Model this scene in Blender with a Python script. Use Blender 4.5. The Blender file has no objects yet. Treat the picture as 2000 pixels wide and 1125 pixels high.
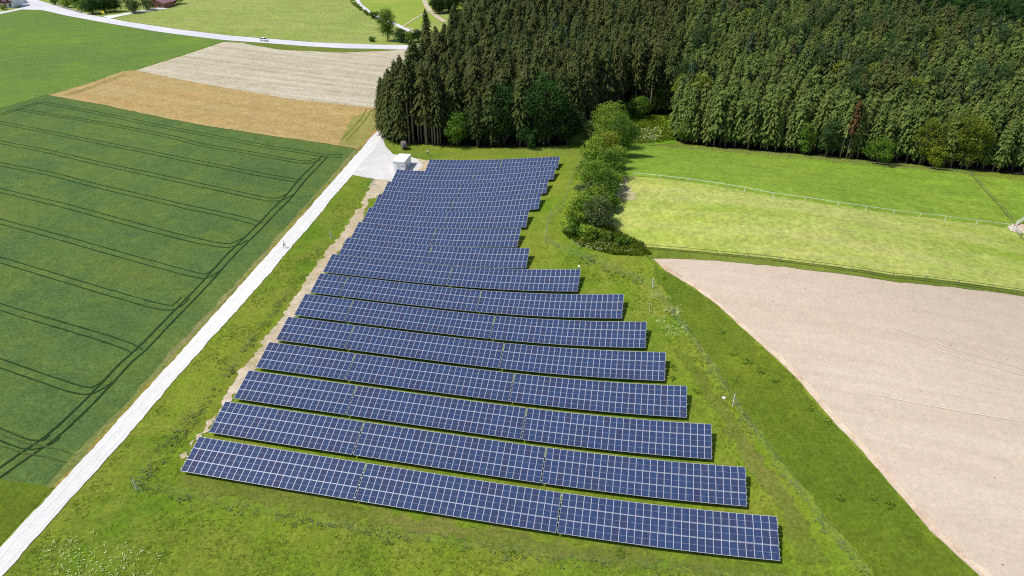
import bpy, bmesh, math, random
import numpy as np
from mathutils import Matrix, Vector, noise as mnoise
from mathutils.geometry import delaunay_2d_cdt
random.seed(7); rng = np.random.default_rng(11)
R = math.radians
C = bpy.context.scene.collection
# ------------------------------------------------------------------ camera solution and terrain
F = 1359.6; PITCH = 0.5486; CH = 74.292; TH = -0.18363; LL = 5.789; TAU = 0.2546; ROLL = -0.00130
RC = [65.3, 73.32, 81.28, 89.47, 97.76, 106.15, 114.64, 123.24, 131.47, 139.78, 148.2, 156.27, 164.37, 172.55, 180.8]
RS = [-60.7, -60.98, -61.2, -61.61, -61.97, -62.38, -62.9, -63.9, -63.71, -64.11, -64.51, -64.83, -65.15, -65.37, -58.2]
HW = np.array([-0.141, 0.175, 0.715, -0.057, -1.296, -0.163, 0.935, 0.412, -0.009, -0.282, -0.502, -0.522, -0.186, -0.16, 0.29, 0.471, 0.049, -0.101, -0.275, -0.646, -0.877, 0.347, 0.947, -0.893, -1.794, -0.457, 0.206, -0.651, -0.205, 0.953, -0.125, -1.823, -0.893, -0.239, 0.382, 0.514, -1.262, -1.3, -0.051, -1.192, -1.917, 2.417, 2.254, -0.381, -0.49, -0.503, -0.647, -0.333, 0.314, 1.321, 3.087, 0.888, -1.68, -1.101, 0.407, 0.897, 0.966, 1.345, 1.708, 1.346, -0.136, -0.988, -0.541, 0.304, 0.651, 0.693, 0.64, 0.563, 0.284, -0.082, -0.21, -0.105, 0.065, 0.14, 0.15, 0.114, 0.078, 0.031, -0.009, -0.019, -0.009])
HC = np.array([(x, y) for x in range(-80, 121, 25) for y in range(30, 231, 25)], float)
def hs(X, Y):
    X = np.atleast_1d(np.asarray(X, float)); Y = np.atleast_1d(np.asarray(Y, float))
    d = (X[:, None]-HC[:, 0])**2 + (Y[:, None]-HC[:, 1])**2
    return np.exp(-d/1800.) @ HW
def h(x, y): return float(hs(x, y)[0])
CP, SP = math.cos(PITCH), math.sin(PITCH)
def at(px, py, dz=0.):
    u, v = px-1000., py-562.5
    u, v = u*math.cos(-ROLL)-v*math.sin(-ROLL), u*math.sin(-ROLL)+v*math.cos(-ROLL)
    dx, dy, dd = u, F*CP-v*SP, -v*CP-F*SP
    z = 0.
    for _ in range(8):
        t = (z+dz-CH)/dd
        z = h(dx*t, dy*t)
    t = (z+dz-CH)/dd
    return Vector((dx*t, dy*t, z))
def P2(px, py): p = at(px, py); return (p.x, p.y)

# ------------------------------------------------------------------ materials
def newmat(name):
    m = bpy.data.materials.new(name); m.use_nodes = True
    nt = m.node_tree; b = nt.nodes['Principled BSDF']
    return m, nt, b
def N(nt, t, **k):
    n = nt.nodes.new(t)
    for a, v in k.items(): setattr(n, a, v)
    return n
def L(nt, a, b): nt.links.new(a, b)
def ramp(nt, fac, stops):
    r = N(nt, 'ShaderNodeValToRGB'); el = r.color_ramp.elements
    while len(el) < len(stops): el.new(.5)
    for e, (p, c) in zip(el, stops):
        e.position = p; e.color = (*c, 1) if len(c) == 3 else c
    L(nt, fac, r.inputs[0]); return r.outputs[0]
def noise(nt, vec, scale, detail=4, rough=.6, dist=0.):
    n = N(nt, 'ShaderNodeTexNoise'); n.inputs['Scale'].default_value = scale
    n.inputs['Detail'].default_value = detail; n.inputs['Roughness'].default_value = rough
    n.inputs['Distortion'].default_value = dist
    L(nt, vec, n.inputs['Vector']); return n.outputs['Fac']
def mix(nt, fac, a, b, mode='MIX'):
    m = N(nt, 'ShaderNodeMix', data_type='RGBA', blend_type=mode)
    for sock, v in ((m.inputs[0], fac), (m.inputs[6], a), (m.inputs[7], b)):
        if hasattr(v, 'is_linked') or hasattr(v, 'links'): L(nt, v, sock)
        elif isinstance(v, (int, float)): sock.default_value = v
        else: sock.default_value = (*v, 1)
    return m.outputs[2]
def sc(c, k): return tuple(x*k for x in c)
def ground_mat(name, c1, c2, c3, big=.03, mid=.25, fine=2.2, contrast=.35, ang=0., streak=0., sfreq=.6, c4=None,
               bump=.25, bfreq=3., spots=None, rough=1., c3w=.5, flo=.4, fhi=.62):
    """two broad tones, a third in patches, fine mottling and optional streaks along `ang`"""
    m, nt, b = newmat(name)
    tc = N(nt, 'ShaderNodeTexCoord'); o = tc.outputs['Object']
    col = ramp(nt, noise(nt, o, big, 3, .55, .3), [(.38, c1), (.62, c2)])
    f3 = ramp(nt, noise(nt, o, mid, 6, .7, .5), [(flo, (0, 0, 0)), (fhi, (1, 1, 1))])
    mm = N(nt, 'ShaderNodeMath', operation='MULTIPLY'); L(nt, f3, mm.inputs[0]); mm.inputs[1].default_value = c3w
    col = mix(nt, mm.outputs[0], col, c3)
    if streak:
        mp = N(nt, 'ShaderNodeMapping'); L(nt, o, mp.inputs[0]); mp.inputs['Rotation'].default_value = (0, 0, -ang)
        mp2 = N(nt, 'ShaderNodeMapping'); L(nt, mp.outputs[0], mp2.inputs[0]); mp2.inputs['Scale'].default_value = (.035, 1, 1)
        fs = ramp(nt, noise(nt, mp2.outputs[0], sfreq, 5, .65), [(.36, (0, 0, 0)), (.64, (1, 1, 1))])
        ms = N(nt, 'ShaderNodeMath', operation='MULTIPLY'); L(nt, fs, ms.inputs[0]); ms.inputs[1].default_value = streak
        col = mix(nt, ms.outputs[0], col, c4)
    if spots:
        sp, sc_, th = spots
        vo = N(nt, 'ShaderNodeTexVoronoi'); vo.inputs['Scale'].default_value = sc_; L(nt, o, vo.inputs['Vector'])
        fv = ramp(nt, vo.outputs['Distance'], [(th*.5, (1, 1, 1)), (th, (0, 0, 0))])
        gate = ramp(nt, noise(nt, o, .12, 3, .6), [(.48, (0, 0, 0)), (.6, (1, 1, 1))])
        mv = N(nt, 'ShaderNodeMath', operation='MULTIPLY'); L(nt, fv, mv.inputs[0]); L(nt, gate, mv.inputs[1])
        col = mix(nt, mv.outputs[0], col, sp)
    v = ramp(nt, noise(nt, o, fine, 6, .75), [(.3, (1-contrast,)*3), (.7, (1+contrast,)*3)])
    # ramp clamps at 1: scale through multiply
    col = mix(nt, 1., col, v, 'MULTIPLY')
    v2 = ramp(nt, noise(nt, o, fine*.22, 5, .7), [(.33, (1-contrast*.6,)*3), (.67, (1, 1, 1))])
    col = mix(nt, 1., col, v2, 'MULTIPLY')
    L(nt, col, b.inputs['Base Color']); b.inputs['Roughness'].default_value = rough
    b.inputs['Specular IOR Level'].default_value = .15
    if bump:
        bp = N(nt, 'ShaderNodeBump'); bp.inputs['Strength'].default_value = bump; bp.inputs['Distance'].default_value = .3
        L(nt, noise(nt, o, bfreq, 5, .7), bp.inputs['Height']); L(nt, bp.outputs[0], b.inputs['Normal'])
    return m
def plain(name, c, rough=.6, metal=0., var=.12, scale=1.5, spec=.5):
    m, nt, b = newmat(name)
    tc = N(nt, 'ShaderNodeTexCoord')
    f = noise(nt, tc.outputs['Object'], scale, 4, .6)
    L(nt, ramp(nt, f, [(.3, sc(c, 1-var)), (.7, sc(c, 1+var))]), b.inputs['Base Color'])
    b.inputs['Roughness'].default_value = rough; b.inputs['Metallic'].default_value = metal
    b.inputs['Specular IOR Level'].default_value = spec
    return m
def foliage_mat(name, c1, c2, c3=None, top=None):
    """leaf colour varies per clump (face attribute) and per tree"""
    m, nt, b = newmat(name)
    a = N(nt, 'ShaderNodeAttribute', attribute_name='tint')
    oi = N(nt, 'ShaderNodeObjectInfo')
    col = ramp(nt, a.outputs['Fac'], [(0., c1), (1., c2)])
    if c3:
        f = ramp(nt, oi.outputs['Random'], [(.25, (0, 0, 0)), (1., (1, 1, 1))])
        mm = N(nt, 'ShaderNodeMath', operation='MULTIPLY'); L(nt, f, mm.inputs[0]); mm.inputs[1].default_value = .75
        col = mix(nt, mm.outputs[0], col, c3)
    r2 = N(nt, 'ShaderNodeMath', operation='MULTIPLY'); L(nt, oi.outputs['Random'], r2.inputs[0]); r2.inputs[1].default_value = 17.3
    r3 = N(nt, 'ShaderNodeMath', operation='FRACT'); L(nt, r2.outputs[0], r3.inputs[0])
    col = mix(nt, 1., col, ramp(nt, r3.outputs[0], [(0., (.74,)*3), (1., (1., 1., 1.))]), 'MULTIPLY')
    L(nt, col, b.inputs['Base Color']); b.inputs['Roughness'].default_value = .75
    b.inputs['Specular IOR Level'].default_value = .2
    tr = N(nt, 'ShaderNodeBsdfTranslucent'); L(nt, col, tr.inputs[0])
    ms = N(nt, 'ShaderNodeMixShader'); ms.inputs[0].default_value = .38
    L(nt, b.outputs[0], ms.inputs[1]); L(nt, tr.outputs[0], ms.inputs[2])
    L(nt, ms.outputs[0], nt.nodes['Material Output'].inputs[0])
    return m
def world_dir(a, b):
    p, q = at(*a), at(*b); return math.atan2(q.y-p.y, q.x-p.x)
M = {}
M['lawn'] = ground_mat('lawn', (.100, .180, .010), (.158, .220, .015), (.205, .210, .032), big=.035, mid=.11, fine=2., contrast=.42, bump=.45, bfreq=2.4, c3w=.55)
M['dry'] = ground_mat('dry_mixed_grass', (.125, .165, .018), (.175, .175, .04), (.10, .155, .012), mid=.22, fine=2., contrast=.42, bump=.45)
M['lush'] = ground_mat('lush_meadow', (.100, .152, .010), (.140, .182, .014), (.078, .125, .010), big=.05, mid=.14, fine=1.8, contrast=.38, bump=.6, c3w=.5)
M['crop'] = ground_mat('green_wheat', (.072, .130, .034), (.092, .150, .031), (.125, .172, .030), big=.03, mid=.05, c3w=.8, fine=1.8, contrast=.42,
                       ang=world_dir((98, 297), (438, 372)), streak=.3, sfreq=.5, c4=(.055, .118, .040), bump=.7, bfreq=2.)
M['crop_edge'] = ground_mat('thin_crop', (.17, .20, .05), (.24, .22, .09), (.12, .17, .04), mid=.3, fine=1.6, contrast=.4, bump=.5)
M['verge'] = ground_mat('dry_verge', (.26, .22, .03), (.16, .19, .02), (.30, .22, .08), mid=.5, contrast=.4, bump=.5)
M['worn'] = ground_mat('worn_grass', (.42, .37, .22), (.46, .36, .27), (.27, .30, .07), mid=.35, contrast=.3, bump=.3)
M['track_line'] = ground_mat('compacted_gravel', (.61, .605, .59), (.65, .645, .63), (.56, .55, .52), mid=.3, contrast=.08, bump=0)
M['rut'] = ground_mat('rut_soil_painted_shade', (.012, .035, .008), (.02, .05, .012), (.03, .055, .015), contrast=.3, bump=0)  # green-brown soil, shade of the crop sides painted into its dark colour
M['tan_rut'] = ground_mat('rut_soil_pale', (.045, .08, .02), (.06, .10, .025), (.10, .10, .03), contrast=.3, bump=0)
M['field_a'] = ground_mat('young_green_crop', (.095, .168, .036), (.132, .208, .030), (.088, .150, .036), big=.018, mid=.05, fine=1., contrast=.34,
                          ang=world_dir((0, 120), (350, 90)), streak=.35, sfreq=.35, c4=(.15, .25, .015), bump=.35)
M['beige'] = ground_mat('striped_beige_field', (.44, .37, .27), (.38, .335, .22), (.25, .25, .12), big=.02, mid=.09, fine=.9, contrast=.28,
                        ang=world_dir((400, 165), (735, 212)), streak=.75, sfreq=.3, c4=(.53, .48, .38), bump=.5)
M['ochre'] = ground_mat('ochre_stubble', (.43, .30, .12), (.41, .31, .14), (.33, .28, .10), big=.03, mid=.06, fine=1.1, contrast=.36,
                        ang=world_dir((240, 150), (680, 230)), streak=.75, sfreq=.13, c4=(.36, .235, .085), bump=.5)
M['ochre_green'] = ground_mat('ochre_headland', (.30, .26, .08), (.24, .23, .06), (.18, .2, .04), ang=0, contrast=.3, bump=.5)
M['upper'] = ground_mat('upper_meadow', (.27, .32, .075), (.22, .29, .055), (.33, .32, .12), big=.02, mid=.05, fine=.5, contrast=.34,
                        ang=R(-12), streak=.35, sfreq=.22, c4=(.16, .24, .04), bump=.5, bfreq=.8)
M['upper2'] = ground_mat('bright_upper_meadow', (.21, .295, .035), (.27, .315, .06), (.18, .265, .03), big=.02, mid=.05, fine=.6, contrast=.18, bump=.3)
M['pasture'] = ground_mat('bright_pasture', (.160, .268, .024), (.205, .295, .032), (.120, .210, .022), big=.03, mid=.08, fine=.9, contrast=.36,
                          ang=world_dir((1400, 400), (1900, 470)), streak=.25, sfreq=.3, c4=(.27, .38, .03), bump=.45, spots=((.4, .42, .2), .8, .12))
M['mown'] = ground_mat('mown_meadow', (.28, .355, .04), (.35, .395, .08), (.19, .30, .025), big=.018, mid=.045, fine=.9, contrast=.36,
                       ang=world_dir((1400, 430), (1900, 510)), streak=.6, sfreq=.22, c4=(.43, .42, .15), bump=.5, spots=((.6, .55, .35), .7, .1), c3w=.7)
M['bare'] = ground_mat('harrowed_soil', (.46, .375, .295), (.52, .44, .35), (.43, .355, .26), big=.012, mid=.02, fine=1.6, contrast=.12,
                       ang=world_dir((1400, 560), (1900, 640)), streak=.55, sfreq=.4, c4=(.40, .325, .245), bump=.35, bfreq=2.5, spots=((.2, .13, .08), .5, .09), c3w=.35)
M['bare_edge'] = ground_mat('soil_edge_track', (.50, .38, .28), (.60, .49, .37), (.36, .24, .16), mid=.4, contrast=.2, bump=.4)
M['pale_track'] = ground_mat('pale_wheel_track', (.55, .46, .37), (.60, .50, .41), (.50, .41, .33), contrast=.1, bump=0)
M['strip'] = ground_mat('grass_strip', (.13, .18, .02), (.17, .21, .03), (.09, .13, .015), mid=.2, contrast=.4, bump=.5)
M['path'] = ground_mat('white_gravel', (.59, .585, .575), (.64, .635, .625), (.53, .515, .48), mid=.5, fine=3., contrast=.12, bump=.15, c3w=.5)
M['yard'] = ground_mat('gravel_yard', (.50, .50, .50), (.58, .575, .57), (.46, .42, .37), mid=.25, fine=2.5, contrast=.12, bump=.25, c3w=.5)
M['soil_tan'] = ground_mat('tan_soil', (.46, .37, .25), (.56, .48, .37), (.26, .22, .08), mid=.35, fine=2.2, contrast=.25, bump=.4)
M['asphalt'] = ground_mat('pale_asphalt', (.50, .50, .53), (.57, .57, .60), (.46, .46, .48), mid=.1, contrast=.05, bump=0)
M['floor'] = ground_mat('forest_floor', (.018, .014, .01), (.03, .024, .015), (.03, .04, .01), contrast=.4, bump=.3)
M['clear'] = ground_mat('lush_clearing', (.15, .30, .015), (.24, .36, .02), (.07, .15, .01), mid=.3, contrast=.4, bump=.8)
M['weed'] = foliage_mat('weed_leaf', (.15, .21, .05), (.24, .29, .09))
M['grassblade'] = foliage_mat('grass_blade', (.12, .21, .010), (.27, .31, .03))
M['flower'] = plain('umbel_flower', (.50, .55, .28), .8)
M['wire'] = plain('fence_steel', (.22, .25, .22), .6, .3)
M['alu'] = plain('galvanised_steel', (.55, .57, .6), .45, .6)
M['wood'] = plain('weathered_wood', (.20, .165, .12), .85)
M['wood_dark'] = plain('dark_wood', (.055, .045, .035), .85)
M['white'] = plain('white_paint', (.78, .78, .78), .5, var=.03)
M['bark'] = plain('pine_bark', (.24, .19, .15), .9, var=.4, scale=3)
M['bark2'] = plain('grey_bark', (.16, .135, .11), .9, var=.35, scale=3)
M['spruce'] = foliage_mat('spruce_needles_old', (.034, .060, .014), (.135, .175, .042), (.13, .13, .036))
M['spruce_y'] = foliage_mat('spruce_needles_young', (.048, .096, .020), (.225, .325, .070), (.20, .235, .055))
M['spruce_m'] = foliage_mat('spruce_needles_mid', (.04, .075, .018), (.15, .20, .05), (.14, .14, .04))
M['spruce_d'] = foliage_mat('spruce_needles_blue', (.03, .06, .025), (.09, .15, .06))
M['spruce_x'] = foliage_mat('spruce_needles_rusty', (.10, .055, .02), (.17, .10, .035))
M['leaf_dark'] = foliage_mat('dark_leaves', (.022, .066, .014), (.075, .17, .03))
M['leaf_green'] = foliage_mat('green_leaves', (.12, .24, .02), (.38, .50, .06))
M['leaf_deep'] = foliage_mat('deep_green_leaves', (.075, .165, .018), (.21, .34, .04))
M['leaf_yellow'] = foliage_mat('yellow_green_leaves', (.2, .27, .02), (.38, .43, .05))
M['leaf_grey'] = foliage_mat('grey_green_leaves', (.10, .155, .05), (.21, .28, .09))
M['leaf_larch'] = foliage_mat('larch_needles', (.15, .21, .016), (.28, .34, .045))
M['leaf_blue'] = foliage_mat('bluish_leaves', (.035, .08, .022), (.10, .17, .045))

# ------------------------------------------------------------------ object helpers
def link(name, me, parent=None):
    o = bpy.data.objects.new(name, me); C.objects.link(o)
    if parent: o.parent = parent
    return o
def tag(o, label=None, cat=None, group=None, kind=None):
    if label: o['label'] = label
    if cat: o['category'] = cat
    if group: o['group'] = group
    if kind: o['kind'] = kind
    return o
def empty(name, loc, rz=0, **k):
    o = bpy.data.objects.new(name, None); C.objects.link(o); o.location = loc; o.rotation_euler = (0, 0, rz)
    o.empty_display_size = .5
    return tag(o, **k)
def mesh(name, V, Fc, m, smooth=False):
    me = bpy.data.meshes.new(name); me.from_pydata([tuple(v) for v in V], [], [tuple(f) for f in Fc])
    for mm in (m if isinstance(m, (list, tuple)) else [m]): me.materials.append(mm)
    if smooth: me.polygons.foreach_set('use_smooth', [True]*len(me.polygons))
    me.update(); return me
class MB:
    def __init__(s): s.v = []; s.f = []; s.m = []
    def add(s, V, Fc, mi=0):
        n = len(s.v); s.v += [tuple(v) for v in V]; s.f += [tuple(i+n for i in f) for f in Fc]; s.m += [mi]*len(Fc); return s
    def box(s, x0, x1, y0, y1, z0, z1, mi=0, mat=None):
        V = [Vector((x, y, z)) for z in (z0, z1) for y in (y0, y1) for x in (x0, x1)]
        if mat: V = [mat @ v for v in V]
        return s.add(V, [(0, 2, 3, 1), (4, 5, 7, 6), (0, 1, 5, 4), (2, 6, 7, 3), (0, 4, 6, 2), (1, 3, 7, 5)], mi)
    def tube(s, pts, rad, n=6, mi=0, cap=True):
        pts = [Vector(p) for p in pts]; rad = rad if isinstance(rad, (list, tuple)) else [rad]*len(pts)
        rings = []
        for i, p in enumerate(pts):
            d = (pts[min(i+1, len(pts)-1)]-pts[max(i-1, 0)]).normalized()
            a = d.orthogonal().normalized(); b_ = d.cross(a)
            rings.append([p+(a*math.cos(2*math.pi*k/n)+b_*math.sin(2*math.pi*k/n))*rad[i] for k in range(n)])
        V = [v for r in rings for v in r]; Fc = []
        for i in range(len(pts)-1):
            for k in range(n):
                k2 = (k+1) % n; Fc.append((i*n+k, i*n+k2, (i+1)*n+k2, (i+1)*n+k))
        if cap: Fc += [tuple(range(n))[::-1], tuple((len(pts)-1)*n+k for k in range(n))]
        return s.add(V, Fc, mi)
    def build(s, name, m, parent=None, smooth=False):
        me = mesh(name, s.v, s.f, m, smooth); me.polygons.foreach_set('material_index', s.m); me.update()
        return link(name, me, parent)

# ------------------------------------------------------------------ ground sheets
def in_poly(X, Y, poly):
    inside = np.zeros(len(X), bool); n = len(poly); j = n-1
    for i in range(n):
        xi, yi = poly[i]; xj, yj = poly[j]
        c = ((yi > Y) != (yj > Y)) & (X < (xj-xi)*(Y-yi)/((yj-yi) or 1e-9)+xi)
        inside ^= c; j = i
    return inside
def rag(poly, amp, step, seed=0):
    out = []
    n = len(poly)
    for i in range(n):
        a = Vector(poly[i]); b_ = Vector(poly[(i+1) % n]); d = b_-a; ln = d.length
        dist = max(60., (a+b_).length*.5); st = step*max(1., dist/130.)
        k = max(1, min(220, int(ln/st)))
        nn = Vector((-d.y, d.x)).normalized() if ln else Vector((0, 0))
        for q in range(k):
            p = a+d*(q/k)
            w = amp*(mnoise.noise((p.x*.9, p.y*.9, seed))*1.1+mnoise.noise((p.x*.22, p.y*.22, seed+9))*.9) if amp else 0
            out.append((p.x+nn.x*w, p.y+nn.y*w))
    return out
def sheet(name, poly, z, m, amp=.25, step=1.2, grid=3.5, px=True, kind='structure', label=None, cat=None, parent=None):
    if px: poly = [P2(*p) for p in poly]
    poly = rag(poly, amp, step, hash_(name))
    xs = [p[0] for p in poly]; ys = [p[1] for p in poly]
    gx, gy = np.meshgrid(np.arange(min(xs), max(xs), grid), np.arange(min(ys), max(ys), grid))
    gx = gx.ravel(); gy = gy.ravel(); keep = in_poly(gx, gy, poly) & (gx > -200) & (gx < 240) & (gy > -20) & (gy < 330)
    pts = [Vector(p) for p in poly]+[Vector((a, b)) for a, b in zip(gx[keep], gy[keep])]
    n = len(poly)
    v, e, f, *_ = delaunay_2d_cdt(pts, [(i, (i+1) % n) for i in range(n)], [], 1, 1e-4)
    Z = hs([p.x for p in v], [p.y for p in v])
    me = mesh(name, [(p.x, p.y, zz+z) for p, zz in zip(v, Z)], f, m)
    if len(me.polygons) and me.polygons[0].normal.z < 0: me.flip_normals()
    o = link(name, me, parent); tag(o, label, cat, None, kind); return o
def hash_(s): return sum(ord(c)*(i+1) for i, c in enumerate(s)) % 97
def resample(pts, step):
    """Catmull-Rom through world xy points"""
    P = [Vector(p) for p in pts]; P = [P[0]*2-P[1]]+P+[P[-1]*2-P[-2]]; out = []
    for i in range(1, len(P)-2):
        a, b_, c, d = P[i-1:i+3]; k = max(2, int((c-b_).length/step))
        for q in range(k):
            t = q/k
            out.append(.5*((2*b_)+(c-a)*t+(2*a-5*b_+4*c-d)*t*t+(3*b_-a-3*c+d)*t**3))
    out.append(P[-2]); return out
def ribbon_geo(pts, off, w, z, step=1.5, wob=.08, seed=0):
    Q = resample(pts, step); V = []; Fc = []
    for i, p in enumerate(Q):
        d = (Q[min(i+1, len(Q)-1)]-Q[max(i-1, 0)]).normalized(); n = Vector((-d.y, d.x))
        e1 = mnoise.noise((p.x*.7, p.y*.7, seed))*wob; e2 = mnoise.noise((p.x*.7, p.y*.7, seed+5))*wob
        for k in (off-w/2+e1, off+w/2+e2):
            q = p+n*k; V.append((q.x, q.y, 0))
    Z = hs([v[0] for v in V], [v[1] for v in V])
    V = [(v[0], v[1], zz+z) for v, zz in zip(V, Z)]
    for i in range(len(Q)-1): Fc.append((2*i+1, 2*i, 2*i+2, 2*i+3))
    return V, Fc
def ribbon(name, pxs, offs, w, z, m, wob=.08, kind='structure', px=True, **k):
    mb = MB(); pts = [P2(*p) for p in pxs] if px else pxs
    for o_ in offs: mb.add(*ribbon_geo(pts, o_, w, z, wob=wob, seed=o_))
    ob = mb.build(name, m); tag(ob, kind=kind, **k); return ob

# base ground: fine in the middle, coarse to the horizon
def base_ground():
    xs = [-3000, -1500, -800, -450, -300]+list(np.arange(-220, 261, 3.))+[330, 480, 800, 1500, 3000]
    ys = [-1500, -600, -200, -60]+list(np.arange(-20, 331, 3.))+[400, 520, 700, 1100, 2200, 4500]
    X, Y = np.meshgrid(xs, ys); Z = hs(X.ravel(), Y.ravel())
    nx = len(xs); V = list(zip(X.ravel(), Y.ravel(), Z))
    Fc = [(j*nx+i, j*nx+i+1, (j+1)*nx+i+1, (j+1)*nx+i) for j in range(len(ys)-1) for i in range(nx-1)]
    o = link('ground', mesh('ground', V, Fc, M['lawn'])); tag(o, kind='structure')
base_ground()
PATH_L = [(788, 215), (748, 248), (732, 259), (710, 286), (650, 354), (574, 440), (494, 530), (340, 703), (205, 850), (112, 952), (0, 1071), (-80, 1155)]
PATH_R = [(795, 235), (755, 262), (748, 268), (688, 343), (650, 386), (607, 440), (552, 502), (531, 530), (340, 744), (251, 850), (180, 930), (120, 997), (37, 1090), (-40, 1172)]
S = sheet
S('upper_meadow', [(-300, -40), (-40, 35), (60, 15), (175, 28), (250, 42), (350, 57), (450, 69), (612, 82), (740, 88), (830, 92), (900, 60), (860, -60), (400, -100)], .05, M['upper'], 0)
S('lane_meadow', [(705, -60), (706, 0), (728, 32), (752, 50), (800, 62), (850, 40), (840, 0), (848, -60)], .11, M['upper2'], .3)
S('green_field', [(-260, 95), (0, 28), (42, 19), (82, 20), (130, 31), (200, 45), (300, 61), (440, 79), (360, 106), (262, 138), (170, 165), (95, 185), (0, 212), (-260, 285)], .07, M['field_a'], .4)
S('wheat_field', [(-260, 285), (0, 212), (50, 198), (95, 185), (200, 205), (400, 246), (520, 265), (625, 279), (692, 290), (672, 318), (594, 405), (500, 512), (335, 690), (249, 788), (149, 888), (92, 952), (0, 937), (-260, 900)], .05, M['crop'], .35)
S('beige_field', [(437, 82), (475, 84), (550, 96), (670, 101), (775, 97), (840, 94), (850, 120), (800, 190), (760, 218), (735, 212), (575, 195), (400, 165), (264, 138), (360, 108)], .10, M['beige'], .4)
S('ochre_field', [(95, 186), (170, 165), (240, 140), (264, 138), (400, 165), (575, 195), (735, 212), (765, 225), (735, 258), (700, 291), (625, 279), (520, 265), (400, 246), (200, 205)], .12, M['ochre'], .4)
S('ochre_headland', [(690, 228), (735, 214), (760, 222), (730, 258), (702, 288), (660, 282)], .16, M['ochre_green'], .8)
S('field_margin', [(694, 290), (700, 291), (650, 350), (572, 438), (491, 530), (337, 702), (202, 848), (105, 952), (88, 952), (149, 886), (249, 786), (335, 688), (500, 510), (594, 403), (672, 316)], .065, M['crop_edge'], .4)
S('path_verge', [(730, 259), (700, 291), (648, 352), (572, 436), (491, 528), (337, 700), (202, 846), (108, 950), (112, 952), (205, 850), (340, 703), (494, 530), (574, 440), (650, 354), (710, 286), (733, 260)], .075, M['verge'], .4)
S('near_meadow', [(-260, 898), (0, 936), (92, 951), (106, 950), (0, 1066), (-120, 1185), (-400, 1300)], .055, M['lush'], .3)
S('gravel_path', PATH_L+PATH_R[::-1], .085, M['path'], .2, .7)
S('gravel_yard', [(745, 268), (753, 286), (768, 301), (803, 307), (821, 312), (838, 318), (845, 345), (780, 358), (756, 352), (732, 349), (688, 342)], .06, M['yard'], .3)
S('tan_soil_patch', [(815, 310), (842, 314), (850, 340), (800, 350), (812, 335), (825, 325)], .12, M['soil_tan'], .6)
S('soil_strip', [(730, 347), (760, 350), (790, 360), (722, 392), (700, 440), (650, 505), (600, 585), (545, 665), (508, 717), (448, 787), (406, 846), (378, 872), (359, 896), (353, 890), (387, 849), (424, 796), (487, 703), (527, 650), (560, 606), (600, 543), (641, 488), (677, 444), (705, 400)], .05, M['soil_tan'], .95, .5)
# right-hand side
S('pasture', [(1228, 284), (1275, 285), (1390, 294), (1500, 303), (1669, 319), (1863, 337), (1905, 343), (2000, 354), (2250, 378), (2350, 520), (2010, 458), (1965, 444), (1845, 429), (1745, 418), (1636, 402), (1509, 384), (1400, 364), (1233, 344), (1200, 348), (1195, 320)], .07, M['pasture'], .3)
S('mown_meadow', [(1205, 343), (1233, 344), (1400, 364), (1509, 384), (1636, 402), (1745, 418), (1845, 429), (1965, 444), (2010, 458), (2350, 520), (2350, 640), (2000, 570), (1742, 538), (1587, 516), (1400, 495), (1262, 484), (1212, 458), (1180, 432), (1192, 385)], .09, M['mown'], .25)
S('worn_earth', [(1205, 352), (1222, 350), (1232, 362), (1245, 385), (1222, 392), (1200, 380)], .14, M['worn'], 1.6, .5)
S('field_edge_grass', [(1262, 484), (1400, 495), (1587, 516), (1742, 538), (2000, 570), (2350, 640), (2350, 655), (2000, 580), (1742, 551), (1587, 529), (1400, 510), (1275, 505), (1225, 488), (1180, 470), (1178, 440)], .12, M['strip'], .3)
S('bare_field', [(1273, 503), (1330, 503), (1400, 508), (1587, 527), (1742, 549), (2000, 578), (2400, 640), (2400, 1300), (2030, 1230), (1916, 1125), (1874, 1090), (1818, 1037), (1748, 956), (1685, 883), (1615, 809), (1566, 750), (1520, 703), (1451, 642), (1403, 598), (1360, 565), (1299, 528)], .05, M['bare'], .15)
S('field_edge_track', [(1282, 508), (1310, 525), (1372, 566), (1415, 600), (1465, 646), (1530, 700), (1580, 750), (1628, 808), (1700, 882), (1764, 955), (1835, 1037), (1893, 1090), (1940, 1125), (1925, 1130), (1874, 1090), (1818, 1037), (1748, 956), (1685, 883), (1615, 809), (1566, 750), (1520, 703), (1451, 642), (1403, 598), (1360, 565), (1299, 528)], .09, M['bare_edge'], .2)
S('lush_strip', [(1262, 500), (1299, 530), (1360, 567), (1403, 600), (1451, 644), (1520, 705), (1566, 752), (1615, 811), (1685, 885), (1748, 958), (1818, 1039), (1916, 1128), (1960, 1180), (1760, 1180), (1640, 1040), (1550, 930), (1440, 790), (1370, 680), (1290, 560)], .035, M['lush'], .9)
S('clearing', [(1195, 232), (1240, 226), (1318, 222), (1322, 278), (1275, 284), (1228, 283), (1205, 290), (1190, 260)], .10, M['clear'], .4)
LEFT_WOOD = [(746, 266), (765, 276), (800, 280), (870, 285), (1000, 289), (1105, 284), (1122, 262), (1140, 250), (1165, 243), (1185, 236), (1225, 226), (1315, 222), (1322, 150), (1335, 60), (1345, 5), (1000, -30), (920, 0), (915, 40), (900, 90), (878, 132), (842, 175), (788, 225)]
RIGHT_WOOD = [(1316, 274), (1340, 281), (1390, 287), (1500, 296), (1669, 311), (1863, 329), (2000, 343), (2130, 358), (2330, 150), (2250, 10), (1700, -25), (1345, -5), (1335, 60), (1322, 200)]
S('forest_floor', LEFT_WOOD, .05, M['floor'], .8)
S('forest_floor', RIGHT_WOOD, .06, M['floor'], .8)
RIGHT_WOOD = RIGHT_WOOD[:8]+[(2330, 165), (2000, 112), (1820, 92), (1650, 62), (1560, -5), (1345, -5), (1335, 60), (1322, 200)]
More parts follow.
